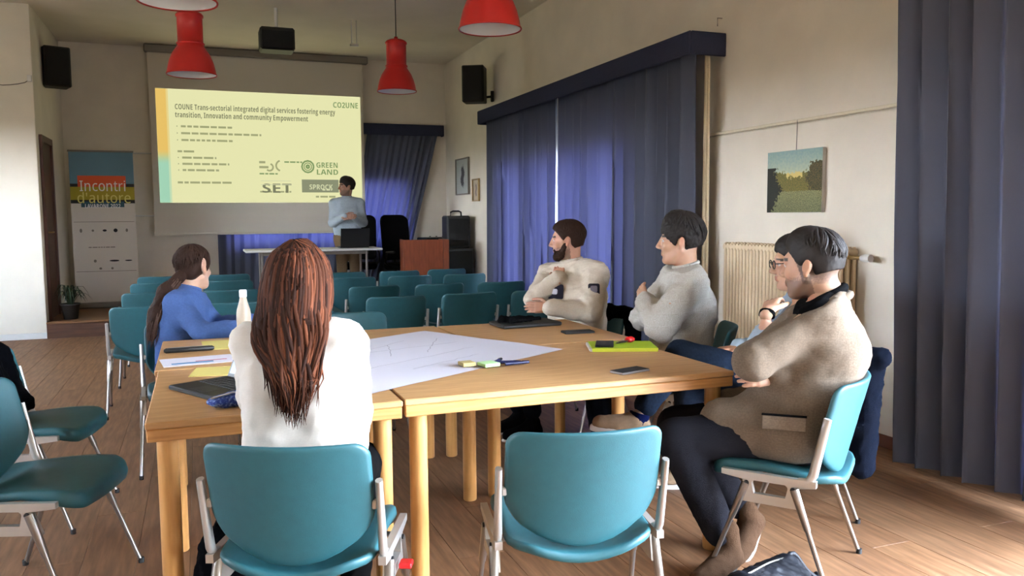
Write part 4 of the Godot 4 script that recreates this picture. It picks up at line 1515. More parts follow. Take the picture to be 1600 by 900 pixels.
func make_chair(at: Vector3, turn: float, label: String, group := "") -> Node3D:
	if chair_proto:
		return again(chair_proto, at, turn, label, group)
	var c := thing("teal_chair", label, "chair", at, turn, group)
	chair_proto = c
	# backrest: shallow curve, deep rounded lower edge
	var out := PackedVector2Array()
	var hw := 0.228
	var up := round_rect(hw, 0.04, 0.295, [0.05, 0.045, 0.045, 0.05])
	for p in up:
		var q := p
		if p.y < 0.16:
			q.y -= 0.115 * (1.0 - pow(absf(p.x) / hw, 2.0)) * (0.16 - p.y) / 0.12
		out.append(q)
	var bend_back := func(a: float, b: float, h: float) -> Vector3:
		var curve := 0.062 * (a / 0.228) * (a / 0.228)
		return Vector3(a, 0.482 + b * 0.97, 0.205 + b * 0.24 - curve + h)
	put(pad(out, Vector2(0, 0.16), 0.022, bend_back, 0.012), "backrest", M.teal, c)
	# seat: dished, rolled front, swept-up rear rim
	var seat := round_rect(0.222, -0.235, 0.225, [0.07, 0.11, 0.11, 0.07])
	var bend_seat := func(a: float, b: float, h: float) -> Vector3:
		var y := 0.445 - 0.016 * cos(a / 0.222 * 1.5) - 0.02 * smoothstep(-0.1, 0.2, b)
		y -= 0.022 * pow(clampf((-b - 0.14) / 0.095, 0, 1), 2.0)
		y += 0.045 * pow(clampf((b - 0.13) / 0.095, 0, 1), 2.0) * pow(a / 0.222, 2.0)
		y -= 0.022 * (1.0 - pow(a / 0.222, 2.0)) * smoothstep(0.0, 0.2, b)
		return Vector3(a, y + h * (1.0 + 0.9 * smoothstep(0.02, 0.2, -b)) - 0.014 * smoothstep(0.02, 0.2, -b), b)
	put(pad(seat, Vector2.ZERO, 0.03, bend_seat, 0.014), "seat", M.teal, c)
	for s in [-1.0, 1.0]:
		var to3 := func(p: Vector2, t: float) -> Vector3: return Vector3(s * (0.242 + t), p.y, p.x)
		var outer := [Vector2(-0.175, 0.428), Vector2(0.16, 0.428), Vector2(0.16, 0.404), Vector2(0.095, 0.400), Vector2(0.115, 0.318), Vector2(-0.125, 0.318), Vector2(-0.095, 0.400), Vector2(-0.175, 0.408)]
		var inner := [Vector2(-0.055, 0.400), Vector2(0.055, 0.400), Vector2(0.062, 0.394), Vector2(0.064, 0.388), Vector2(0.056, 0.352), Vector2(-0.056, 0.352), Vector2(-0.064, 0.388), Vector2(-0.062, 0.394)]
		var fr := put(ring_plate(outer, inner, 0.011, to3), "side_frame", M.aluminium, c)
		for q in [Vector2(-0.082, 0.388), Vector2(0.082, 0.388)]:
			put(tube_mesh([Vector3(s * 0.228, q.y, q.x), Vector3(s * 0.258, q.y, q.x)], 0.009, 10), "bolt", M.rubber, fr)
		var post := [Vector3(s * 0.242, 0.418, 0.10), Vector3(s * 0.242, 0.422, 0.132), Vector3(s * 0.243, 0.45, 0.148), Vector3(s * 0.244, 0.52, 0.163), Vector3(s * 0.245, 0.655, 0.192)]
		put(tube_mesh(post, [0.015, 0.016, 0.017, 0.016, 0.014], 8, 0.75, Vector3(1, 0, 0)), "back_post", M.aluminium, c)
		put(box_mesh(Vector3(s * 0.228 - 0.008, 0.57, 0.163), Vector3(s * 0.228 + 0.008, 0.595, 0.183), 0.004), "back_clip", M.aluminium, c)
		for f in [-1.0, 1.0]:
			var top := Vector3(s * 0.246, 0.388, f * 0.085)
			var foot := Vector3(s * 0.268, 0.004, f * 0.225)
			var l := put(tube_mesh([top, top.lerp(foot, 0.35), top.lerp(foot, 0.37), foot], [0.0165, 0.0125, 0.0095, 0.0085], 10), "leg", M.steel, c)
			put(tube_mesh([foot - Vector3(0, 0.004, 0), foot + Vector3(0, 0.016, 0)], [0.011, 0.0115], 10), "foot_cap", M.rubber, l)
	put(tube_mesh([Vector3(-0.235, 0.405, -0.06), Vector3(0.235, 0.405, -0.06)], 0.009, 8), "cross_bar", M.steel, c)
	put(tube_mesh([Vector3(-0.235, 0.405, 0.08), Vector3(0.235, 0.405, 0.08)], 0.009, 8), "cross_bar", M.steel, c)
	return c


func face_turn(f: Vector3) -> float:
	# rotation about y that turns a chair (which looks along -z) towards f
	return atan2(-f.x, -f.z)


func chairs_all():
	var c := make_chair(Vector3(0.28, 0, -2.41), face_turn(Vector3(0.40, 0, -0.92)), "teal chair with the woman in the white sweater sitting on it")
	var lev := put(box_mesh(Vector3(0.262, 0.335, -0.012), Vector3(0.30, 0.352, 0.03), 0.004), "red_tab", M.red_plastic, c)
	lev.set_meta("label", "small red plastic tab")
	chair_proto = null
	make_chair(Vector3(1.04, 0, -2.25), face_turn(Vector3(0.20, 0, -0.98)), "empty teal chair pushed up to the long front of the table")
	make_chair(Vector3(2.08, 0, -2.50), face_turn(Vector3(-0.60, 0, -0.80)), "teal chair under the man in the brown blazer")
	make_chair(Vector3(2.62, 0, -3.08), face_turn(Vector3(-0.84, 0, -0.54)), "teal chair under the person with glasses and jeans")
	make_chair(Vector3(2.45, 0, -3.80), face_turn(Vector3(-0.86, 0, -0.5)), "teal chair under the man in the grey sweater")
	make_chair(Vector3(2.28, 0, -4.78), face_turn(Vector3(-0.96, 0, 0.27)), "teal chair under the bearded man in the cream sweatshirt")
	make_chair(Vector3(-0.07, 0, -4.84), face_turn(Vector3(0.05, 0, 1.0)), "teal chair under the woman in blue with the ponytail")
	make_chair(Vector3(0.86, 0, -4.84), face_turn(Vector3(0.03, 0, 1.0)), "empty teal chair facing the far side of the table")
	make_chair(Vector3(-0.56, 0, -3.29), face_turn(Vector3(0.95, 0, 0.32)), "empty teal chair standing alone beside the chair with the black coat")
	make_chair(Vector3(-0.71, 0, -4.22), face_turn(Vector3(0.97, 0, 0.24)), "teal chair with a black coat hung over its back")
	var rows_left := [-6.32, -7.42, -8.46, -9.37]
	var ord := ["nearest the table", "second from the table", "third from the table", "nearest the stage"]
	for i in 4:
		make_chair(Vector3(-0.365 - i * 0.004, 0, rows_left[i]), rng.randf_range(-0.05, 0.05), "empty teal chair at the banner-side end of the row " + ord[i], "audience chairs in rows before the stage")
		make_chair(Vector3(0.205 + i * 0.022, 0, rows_left[i] + rng.randf_range(-0.03, 0.03)), rng.randf_range(-0.04, 0.04), "empty teal chair on the aisle, banner side, row " + ord[i], "audience chairs in rows before the stage")
	var rows_right := [-6.24, -7.25, -8.32, -9.15]
	var seats := ["on the aisle, lectern side", "in the middle, lectern side", "next to the window curtain"]
	var shift := [[1.38, 1.95, 2.54], [1.40, 1.985, 2.58], [1.42, 1.99, 2.58], [1.48, 2.07, 2.63]]
	for i in 4:
		for k in 3:
			make_chair(Vector3(shift[i][k], 0, rows_right[i] + rng.randf_range(-0.04, 0.04)), rng.randf_range(-0.05, 0.05), "empty teal chair %s, row %s" % [seats[k], ord[i]], "audience chairs in rows before the stage")


# ================================================================ things on the tables
func on_table(called: String, label: String, category: String, x: float, z: float, turn := 0.0, lift := 0.0) -> Node3D:
	return thing(called, label, category, Vector3(x, TABLE_H + lift, z), turn)


func slab(parent: Node, called: String, m: Material, w: float, h: float, d: float, at := Vector3.ZERO, ch := 0.002):
	return put(box_mesh(Vector3(-w / 2, 0, -d / 2), Vector3(w / 2, h, d / 2), ch), called, m, parent, at)


func table_items():
	var navy := mat("navy_plastic", Color(0.05, 0.08, 0.26), 0.5)
	# large drawing
	var pts := [Vector2(0.50, -2.80), Vector2(1.565, -3.44), Vector2(1.13, -4.30), Vector2(0.12, -3.72)]
	var st := st_new()
	var n := 14
	var grid := []
	for i in n + 1:
		var row := []
		for k in n + 1:
			var u := float(i) / n
			var v := float(k) / n
			var p: Vector2 = pts[0].lerp(pts[1], u).lerp(pts[3].lerp(pts[2], u), v)
			var edge := maxf(absf(u - 0.5), absf(v - 0.5)) * 2.0
			row.append(Vector3(p.x, 0.0016 + 0.004 * maxf(0.0, wob.get_noise_2d(p.x * 2.5, p.y * 2.5)) * (0.4 + edge), p.y))
		grid.append(row)
	for i in n:
		for k in n:
			quad(st, grid[i][k], grid[i][k + 1], grid[i + 1][k + 1], grid[i + 1][k], 1)
			var dn := Vector3(0, -0.0012, 0)
			quad(st, grid[i][k] + dn, grid[i + 1][k] + dn, grid[i + 1][k + 1] + dn, grid[i][k + 1] + dn, 2)
	var sheet := thing("drawing_sheet", "very large white sheet with faint pencil lines spread over the tables", "paper", Vector3(0, TABLE_H, 0))
	put(done(st), "sheet", M.paper, sheet)
	var pencil := mat("pencil", Color(0.60, 0.59, 0.63), 0.9)
	for l in [[0.15, 0.62, 0.72, 0.80], [0.30, 0.70, 0.85, 0.55], [0.2, 0.35, 0.8, 0.38], [0.45, 0.5, 0.6, 0.75], [0.6, 0.45, 0.86, 0.72], [0.1, 0.8, 0.5, 0.84], [0.35, 0.2, 0.7, 0.22]]:
		var path := []
		for i in 13:
			var f := i / 12.0
			var u: float = lerpf(l[0], l[2], f)
			var v: float = lerpf(l[1], l[3], f) + 0.02 * wob.get_noise_2d(f * 6.0, l[0] * 40)
			var p: Vector2 = pts[0].lerp(pts[1], u).lerp(pts[3].lerp(pts[2], u), v)
			path.append(Vector3(p.x, 0.0062, p.y))
		put(tube_mesh(path, 0.0014, 4, 0.2), "pencil_line", pencil, sheet)
	# open laptop of the woman in white
	var lap := on_table("laptop", "open dark grey laptop in front of the woman in white", "laptop", 0.06, -3.10, -1.08)
	var lap_grey := mat("laptop_grey", Color(0.085, 0.085, 0.08), 0.45, 0.3)
	slab(lap, "base", lap_grey, 0.34, 0.016, 0.235, Vector3.ZERO, 0.004)
	var keys := st_new()
	for r in 5:
		for k in 13:
			box(keys, Vector3(-0.145 + k * 0.0225, 0.0155, -0.095 + r * 0.022), Vector3(-0.1265 + k * 0.0225, 0.0185, -0.077 + r * 0.022))
	var kb := put(done(keys), "keyboard", mat("keys", Color(0.05, 0.05, 0.05), 0.6), lap)
	kb.set_meta("kind", "stuff")
	slab(lap, "touchpad", mat("pad", Color(0.12, 0.12, 0.115), 0.4, 0.2), 0.1, 0.001, 0.065, Vector3(0, 0.0158, 0.065), 0.0)
	var lid_x := Transform3D(Basis(Vector3.RIGHT, -0.42), Vector3(0, 0.012, -0.115))
	var sl := st_new()
	box(sl, Vector3(-0.17, 0, -0.008), Vector3(0.17, 0.225, 0), 0.003, lid_x)
	put(done(sl), "lid", lap_grey, lap)
	var ss := st_new()
	box(ss, Vector3(-0.158, 0.015, 0.0), Vector3(0.158, 0.213, 0.0012), 0.0, lid_x)
	var disp := mat("laptop_screen", Color(0.05, 0.05, 0.06), 0.3)
	disp.emission_enabled = true
	disp.emission = Color(0.55, 0.60, 0.70)
	disp.emission_energy_multiplier = 0.35
	put(done(ss), "screen", disp, lap)
	# papers, pen, pouch
	var p1 := on_table("printed_sheet", "white printed sheet with a blue and pink stripe near the laptop", "paper", -0.02, -3.80, 0.12)
	slab(p1, "sheet", M.paper, 0.30, 0.0015, 0.21, Vector3.ZERO, 0.0)
	slab(p1, "blue_stripe", mat("stripe_blue", Color(0.20, 0.45, 0.62), 0.8), 0.17, 0.0006, 0.025, Vector3(-0.03, 0.0015, 0.05), 0.0)
	slab(p1, "pink_stripe", mat("stripe_pink", Color(0.66, 0.36, 0.44), 0.8), 0.13, 0.0006, 0.016, Vector3(0.05, 0.0015, 0.02), 0.0)
	var y1 := on_table("yellow_sheet", "pale yellow sheet lying at the far corner of the table", "paper", 0.12, -4.24, 0.05)
	slab(y1, "sheet", mat("yellow_paper", Color(0.80, 0.74, 0.40), 0.85), 0.24, 0.0015, 0.30, Vector3.ZERO, 0.0)
	var y2 := on_table("yellow_sheet", "pale yellow sheet lying between laptop and printed sheet", "paper", 0.06, -3.50, -0.15)
	slab(y2, "sheet", M.yellow_paper, 0.21, 0.0015, 0.20, Vector3.ZERO, 0.0)
	var pen := on_table("pen_case", "slim black pen case above the white printed sheet", "case", -0.06, -4.07, 0.06)
	put(tube_mesh([Vector3(-0.11, 0.012, 0), Vector3(-0.1, 0.012, 0), Vector3(0.1, 0.012, 0), Vector3(0.11, 0.012, 0)], [0.006, 0.012, 0.012, 0.006], 10), "case_body", M.black_plastic, pen)
	put(box_mesh(Vector3(-0.09, 0.022, -0.002), Vector3(0.09, 0.0255, 0.002), 0.0005), "zip", M.grey_metal, pen)
	var pch := on_table("pouch", "small pouch in blue, white and black pattern beside the laptop", "pouch", 0.10, -2.84, 0.3)
	var pm := mat("pouch_cloth", Color(1, 1, 1), 0.85)
	triplanar(pm, noise_tex(61, 0.05, Color(0.03, 0.10, 0.38), Color(0.85, 0.88, 0.92), 2, 128, Color(0.04, 0.16, 0.45)), Vector3(9, 9, 9))
	put(blob([ball(Vector3(0, 0.02, 0), Vector3(0.10, 0.022, 0.058), Basis(), 0.01), ball(Vector3(0.05, 0.026, -0.01), Vector3(0.05, 0.022, 0.04), Basis(), 0.02)], 0.006, 0.006, 25.0, [[Vector3(0, -1, 0), Vector3(0, 0.001, 0)]]), "pouch_body", pm, pch)
	put(tube_mesh([Vector3(-0.09, 0.034, 0.01), Vector3(-0.02, 0.046, 0.012), Vector3(0.08, 0.04, 0.008)], 0.003, 6), "zip", M.white, pch)
	# bottle
	var b := on_table("water_bottle", "slender cream water bottle beside the woman in blue", "bottle", 0.20, -4.36)
	var cream := mat("bottle_cream", Color(0.66, 0.60, 0.53), 0.4)
	put(lathe_mesh([Vector2(0.0, 0.0), Vector2(0.032, 0.0), Vector2(0.0355, 0.006), Vector2(0.0355, 0.13), Vector2(0.033, 0.155), Vector2(0.021, 0.195), Vector2(0.0165, 0.215), Vector2(0.0165, 0.22)], 24), "flask", cream, b)
	put(lathe_mesh([Vector2(0.0175, 0.22), Vector2(0.0185, 0.223), Vector2(0.0185, 0.252), Vector2(0.016, 0.257), Vector2(0.0, 0.257)], 24), "cap", M.white_paint, b)
	# folder with phone and keys
	var fo := on_table("yellow_folder", "bright yellow-green folder near the man in the grey sweater", "folder", 1.83, -3.37, -0.36)
	slab(fo, "papers", M.white, 0.29, 0.012, 0.205, Vector3(-0.01, 0, 0), 0.001)
	slab(fo, "cover", mat("lime_card", Color(0.62, 0.72, 0.10), 0.6), 0.30, 0.004, 0.215, Vector3(0.005, 0.012, 0), 0.001)
	slab(fo, "spine", mat("lime_edge", Color(0.78, 0.80, 0.22), 0.6), 0.30, 0.016, 0.004, Vector3(0.005, 0, 0.109), 0.001)
	var ph := on_table("phone", "black phone lying on the yellow folder", "phone", 1.755, -3.39, -0.5, 0.0162)
	slab(ph, "phone_body", M.black_plastic, 0.085, 0.009, 0.15, Vector3.ZERO, 0.003)
	slab(ph, "phone_glass", M.black_mesh, 0.079, 0.001, 0.143, Vector3(0, 0.009, 0), 0.0)
	var ky := on_table("key_ring", "bunch of keys with a red tag on the yellow folder", "keys", 1.87, -3.40, 0.3, 0.0162)
	put(blob([ball(Vector3(0.03, 0.014, 0), Vector3(0.026, 0.014, 0.02), Basis(), 0.01)], 0.004, 0.003, 60.0), "red_tag", M.red_plastic, ky)
	for k in 4:
		put(box_mesh(Vector3(-0.055, 0.002 + k * 0.003, -0.012 + k * 0.006), Vector3(0.005, 0.005 + k * 0.003, -0.002 + k * 0.006), 0.001), "key", M.black_plastic if k % 2 else M.steel, ky)
	put(tube_mesh([Vector3(-0.01, 0.012, -0.012), Vector3(0.004, 0.014, -0.014), Vector3(0.016, 0.012, 0), Vector3(0.004, 0.012, 0.014), Vector3(-0.01, 0.012, 0.01)], 0.002, 6), "ring", M.steel, ky)
	var p2 := on_table("phone", "dark phone with a silver edge lying alone on the front table", "phone", 1.58, -2.835, 0.28)
	slab(p2, "phone_body", mat("silver", Color(0.62, 0.60, 0.60), 0.35, 0.6), 0.152, 0.009, 0.075, Vector3.ZERO, 0.003)
	slab(p2, "phone_glass", M.black_mesh, 0.147, 0.001, 0.07, Vector3(0, 0.009, 0), 0.0)
	var p3 := on_table("phone", "dark phone lying in front of the bearded man", "phone", 1.86, -3.90, -0.1)
	slab(p3, "phone_body", M.black_plastic, 0.165, 0.011, 0.08, Vector3.ZERO, 0.003)
	slab(p3, "phone_glass", M.black_mesh, 0.158, 0.001, 0.074, Vector3(0, 0.011, 0), 0.0)
	var bag := on_table("laptop_sleeve", "black laptop with a cloth piled on it at the far table edge", "laptop", 1.72, -4.30, 0.06)
	slab(bag, "shell", M.black_plastic, 0.36, 0.022, 0.22, Vector3.ZERO, 0.006)
	put(blob([cap(Vector3(-0.13, 0.03, -0.02), Vector3(0.10, 0.026, -0.04), 0.03, 0.016, 0.02), cap(Vector3(-0.10, 0.03, 0.03), Vector3(0.02, 0.028, 0.0), 0.024, 0.02, 0.02)], 0.007, 0.01, 18.0, [[Vector3(0, -1, 0), Vector3(0, 0.0222, 0)]]), "cloth", M.black_fabric, bag)
	# sticky notes, rubber, markers
	var nt := on_table("sticky_notes", "pad of pale green sticky notes on the large sheet", "notes", 1.085, -3.15, 0.2, 0.006)
	slab(nt, "pad", mat("note_green", Color(0.70, 0.86, 0.62), 0.8), 0.07, 0.014, 0.07, Vector3(0.012, 0, 0), 0.001)
	var n2 := on_table("sticky_notes", "pad of tan sticky notes next to the green ones", "notes", 1.015, -3.19, 0.1, 0.006)
	slab(n2, "pad", mat("note_tan", Color(0.70, 0.62, 0.40), 0.8), 0.055, 0.016, 0.06, Vector3.ZERO, 0.001)
	for k in 3:
		var mk := on_table("marker", ["blue marker pointing away from the sticky notes", "blue marker lying across another beside the sticky notes", "short blue marker at the edge of the large sheet"][k], "marker", 1.15 + k * 0.03, -3.20 + k * 0.035, [0.9, -0.3, 0.1][k], 0.006)
		put(tube_mesh([Vector3(-0.05, 0.007, 0), Vector3(0.03, 0.007, 0)], 0.007, 10), "barrel", navy, mk)
		put(tube_mesh([Vector3(0.03, 0.007, 0), Vector3(0.06, 0.007, 0)], [0.008, 0.006], 10), "cap", navy if k else M.black_plastic, mk)

# ================================================================ the seven people
func person(label: String, at: Vector3) -> Node3D:
	# parts are modelled in room coordinates, so the node's own offset is taken back by them
	var t := thing("person", label, "person", Vector3(at.x, 0, at.z))
	return t


func settle(t: Node3D):
	for ch in t.get_children():
		ch.position -= t.position


func ahead(J: Dictionary) -> Vector3:
	return Vector3.UP.cross((J.sr - J.sl)).normalized()


func top_wear(t: Node3D, J: Dictionary, called: String, m: Material, grow: float, build := 1.0, cell := 0.012, ruffle := 0.008, freq := 9.0, extra := [], cuts := []) -> MeshInstance3D:
	var P := torso_prims(J, grow, build)
	P.append_array(arm_prims(J, grow, build, 0.98))
	P.append_array(extra)
	field(P, cell)
	var n: Vector3 = (J.head - J.neck).normalized()
	slice(n, J.neck + n * 0.012)
	for c in cuts:
		slice(c[0], c[1])
	return put(join([nets(ruffle, freq, Vector3(1.0, 1.6, 1.0))]), called, m, t)


func legs_wear(t: Node3D, J: Dictionary, called: String, m: Material, grow := 0.012, build := 1.0, cell := 0.012, ruffle := 0.006, extra := []) -> MeshInstance3D:
	var P := leg_prims(J, grow, build, 0.84)
	P.append_array(extra)
	field(P, cell)
	return put(join([nets(ruffle, 10.0, Vector3(1.2, 0.8, 1.2))]), called, m, t)


func collar(t: Node3D, J: Dictionary, m: Material, r := 0.062, called := "collar", thick := 0.012):
	var n: Vector3 = (J.head - J.neck).normalized()
	var b := frame_at(n)
	var path := []
	for k in 25:
		var a := TAU * k / 24.0
		path.append(J.neck + n * 0.012 + b.x * cos(a) * r + b.y * sin(a) * r)
	put(tube_mesh(path, thick, 8), called, m, t)


func people_all():
	var skin := Color(0.43, 0.24, 0.155)
	var dark := mat("hair_dark", Color(0.115, 0.095, 0.088), 0.62)
	dark.metallic_specular = 0.35
	var brown := mat("hair_brown", Color(0.165, 0.105, 0.08), 0.75)
	brown.metallic_specular = 0.25
	cloth("trousers_navy", Color(0.06, 0.07, 0.10), 0.95, 81)
	white_woman(Color(0.48, 0.28, 0.19))
	blue_woman(Color(0.50, 0.30, 0.21), brown)
	bearded_man(skin, brown)
	grey_man(skin, dark)
	glasses_person(skin, dark)
	blazer_man(skin, dark)
	presenter(Color(0.42, 0.22, 0.14), dark)


func blazer_man(skin: Color, hair: Material):
	var J := {"pelvis": Vector3(2.14, 0.55, -2.50), "chest": Vector3(2.22, 0.85, -2.47), "neck": Vector3(2.245, 1.04, -2.48), "head": Vector3(2.195, 1.16, -2.52), "sl": Vector3(2.10, 0.985, -2.37), "sr": Vector3(2.36, 0.97, -2.66), "el": Vector3(1.86, 0.83, -2.43), "er": Vector3(2.14, 0.77, -2.76), "wl": Vector3(2.06, 0.83, -2.63), "wr": Vector3(1.985, 0.765, -2.44), "hl": Vector3(2.06, 0.54, -2.46), "hr": Vector3(2.18, 0.54, -2.60), "kl": Vector3(1.69, 0.50, -2.66), "kr": Vector3(1.80, 0.50, -2.83), "al": Vector3(1.83, 0.10, -2.52), "ar": Vector3(2.03, 0.14, -2.66)}
	var t := person("man in a brown tweed blazer and dark trousers sitting with crossed arms", J.pelvis)
	var hb := head_basis(Vector3(-0.48, 0, -0.88), 0.0, 0.05)
	body(t, J, {"hb": hb, "hs": 1.06, "build": 1.12, "skin": skin, "stubble": 0.6, "fade": 0.8, "hands": [[J.wr, Vector3(-0.85, 0.0, -0.12), Vector3(-0.1, 0.35, 1), 1.0, 0.3], [J.wl, Vector3(0.5, 0.0, -0.6), Vector3(-0.5, 0.5, -0.3), -1.0, 0.4]]})
	short_hair(t, J.head, hb, 1.06, hair, 0.006, 0.018, -0.025, -0.006, 0.003, 0.008)
	var f := ahead(J)
	var r: Vector3 = (J.sr - J.sl).normalized()
	var tweed := cloth("tweed", Color(0.47, 0.415, 0.36), 0.95, 70, 0.22, 14.0)
	var extra := []
	# skirt of the open jacket spread over the hips and hanging to the seat on the near side
	for s in [-1.0, 1.0]:
		var hip: Vector3 = J.pelvis + r * s * 0.11
		extra.append(cap(J.chest + r * s * 0.08 + f * 0.02, hip + f * 0.05, 0.125, 0.125, 0.06))
		extra.append(cap(hip + f * 0.03, hip + f * 0.16 - Vector3(0, 0.02, 0), 0.11, 0.085, 0.05))
		extra.append(cap(hip - f * 0.06 - Vector3(0, 0.02, 0), hip + f * 0.24 - Vector3(0, 0.03, 0), 0.07, 0.055, 0.05))
		extra.append(cap(hip + f * 0.20 - Vector3(0, 0.02, 0), J.chest + r * s * 0.09 + f * 0.12, 0.075, 0.05, 0.05))
		extra.append(cap(hip + f * 0.05 + Vector3(0, 0.01, 0), hip + f * 0.27 + Vector3(0, 0.005, 0), 0.115, 0.10, 0.05))
	var jk := top_wear(t, J, "blazer", tweed, 0.024, 1.12, 0.011, 0.006, 7.0, extra, [[Vector3.DOWN, Vector3(0, 0.455, 0)]])
	# pocket flap, lapel line, button
	var side: Vector3 = J.pelvis - r * 0.255 + f * 0.05 + Vector3(0, 0.06, 0)
	var fl := Transform3D(Basis(f, Vector3.UP, f.cross(Vector3.UP)), side)
	var st := st_new()
	box(st, Vector3(-0.075, -0.03, -0.012), Vector3(0.075, 0.02, 0.004), 0.002, fl)
	put(done(st), "pocket_flap", tweed, jk)
	st = st_new()
	box(st, Vector3(-0.077, 0.02, -0.012), Vector3(0.077, 0.025, 0.005), 0.001, fl)
	put(done(st), "pocket_welt", M.black_fabric, jk)
	field(torso_prims(J, 0.004, 1.12), 0.013)
	var up: Vector3 = (J.head - J.neck).normalized()
	slice(up, J.neck + up * 0.03)
	put(join([nets()]), "polo_shirt", cloth("polo_black", Color(0.06, 0.06, 0.065), 0.95, 71), t)
	collar(t, J, M["polo_black"] if M.has("polo_black") else cloth("polo_black", Color(0.06, 0.06, 0.065), 0.95, 71), 0.066, "polo_collar", 0.017)
	var jc := J.duplicate()
	jc.neck = J.neck - Vector3(0, 0.03, 0)
	collar(t, jc, tweed, 0.084, "jacket_collar", 0.016)
	legs_wear(t, J, "trousers", cloth("trousers_charcoal", Color(0.115, 0.115, 0.135), 0.95, 72), 0.018, 1.08, 0.012, 0.003)
	var suede := cloth("suede", Color(0.25, 0.18, 0.13), 0.95, 73)
	shoe(t, J.al, Vector3(-0.7, -0.1, 0.25), suede, M.rubber, 0.085, 1.05, Vector3.UP, 0.07)
	shoe(t, J.ar, Vector3(-0.65, -0.42, 0.30), suede, mat("pale_sole", Color(0.5, 0.46, 0.42), 0.7), 0.085, 1.05, Vector3(-0.3, 1, 0.1), 0.05)
	settle(t)


func glasses_person(skin: Color, hair: Material):
	var J := {"pelvis": Vector3(2.60, 0.56, -3.09), "chest": Vector3(2.64, 0.84, -3.06), "neck": Vector3(2.62, 0.995, -3.05), "head": Vector3(2.565, 1.13, -3.05), "sl": Vector3(2.50, 0.945, -2.92), "sr": Vector3(2.74, 0.93, -3.19), "el": Vector3(2.24, 0.79, -2.88), "er": Vector3(2.60, 0.70, -3.30), "wl": Vector3(2.33, 0.93, -2.95), "wr": Vector3(2.37, 0.73, -3.20), "hl": Vector3(2.51, 0.57, -3.03), "hr": Vector3(2.62, 0.55, -3.18), "kl": Vector3(2.10, 0.70, -3.28), "kr": Vector3(2.22, 0.52, -3.40), "al": Vector3(1.855, 0.45, -3.24), "ar": Vector3(2.24, 0.10, -3.42)}
	var t := person("person in glasses, pale blue shirt and jeans resting chin on hand", J.pelvis)
	var hb := head_basis(Vector3(-0.90, 0, -0.43), 0.0, 0.06)
	var chin: Vector3 = J.head + hb * Vector3(0.01, -0.10, 0.085)
	body(t, J, {"hb": hb, "skin": skin * 1.1, "hands": [[J.wl, chin - J.wl, Vector3(-0.8, 0.2, 0.4), 1.0, 0.45], [J.wr, Vector3(-0.8, -0.1, -0.35), Vector3(0, 1, 0), -1.0, 0.25]]})
	short_hair(t, J.head, hb, 1.0, hair, 0.012, 0.015, -0.05, 0.0, 0.004)
	var shirt := cloth("shirt_blue", Color(0.66, 0.73, 0.80), 0.9, 75)
	top_wear(t, J, "shirt", shirt, 0.014, 1.0, 0.012, 0.008)
	collar(t, J, M.white, 0.064, "shirt_collar", 0.014)
	var cuff: Vector3 = J.wl + (J.el - J.wl).normalized() * 0.02
	put(tube_mesh([J.wl, cuff], [0.034, 0.036], 12), "bracelet", M.black_fabric, t)
	legs_wear(t, J, "jeans", cloth("jeans", Color(0.13, 0.17, 0.235), 0.95, 76, 0.3, 8.0), 0.014, 1.0)
	var sock := cloth("sock_navy", Color(0.06, 0.09, 0.24), 0.95, 77)
	put(tube_mesh([J.al + (J.kl - J.al) * 0.02, J.al + Vector3(-0.01, -0.04, 0)], [0.047, 0.046], 14), "sock", sock, t)
	var beige := cloth("sneaker_beige", Color(0.62, 0.52, 0.42), 0.9, 78)
	var s: Node3D = shoe(t, J.al + Vector3(-0.005, -0.01, 0), Vector3(-0.88, 0.10, -0.30), beige, M.white, 0.08, 1.0, Vector3(0.15, 1, 0.1), -0.02, 0.022)
	for k in 4:
		var p: Vector3 = J.al + Vector3(-0.065 - 0.026 * k, -0.008 - 0.006 * k, -0.02 - 0.009 * k)
		put(tube_mesh([p + Vector3(-0.008, 0, 0.024), p + Vector3(0, 0.008, 0), p + Vector3(0.008, 0, -0.024)], 0.0035, 6), "lace", M.white, s)
	shoe(t, J.ar, Vector3(-0.8, 0, -0.5), beige, M.white, 0.1, 1.0, Vector3.UP, 0.0, 0.022)
	# spectacles
	var g := put(spectacle_rims(J.head, hb), "glasses", M.black_plastic, t)
	g.set_meta("label", "dark-rimmed glasses")
	settle(t)


func spectacle_rims(c: Vector3, b: Basis) -> ArrayMesh:
	var st := st_new()
	for e in [-1.0, 1.0]:
		var ring := []
		for k in 17:
			var a := TAU * k / 16.0
			ring.append(c + b * Vector3(0.032 * e + cos(a) * 0.025, 0.004 + sin(a) * 0.019, 0.108))
		tube(st, ring, 0.0026, 6)
		tube(st, [c + b * Vector3(0.056 * e, 0.010, 0.106), c + b * Vector3(0.074 * e, 0.012, 0.06), c + b * Vector3(0.081 * e, 0.012, -0.012)], 0.0024, 6)
	tube(st, [c + b * Vector3(-0.008, 0.008, 0.112), c + b * Vector3(0.008, 0.008, 0.112)], 0.0024, 6)
	return done(st)


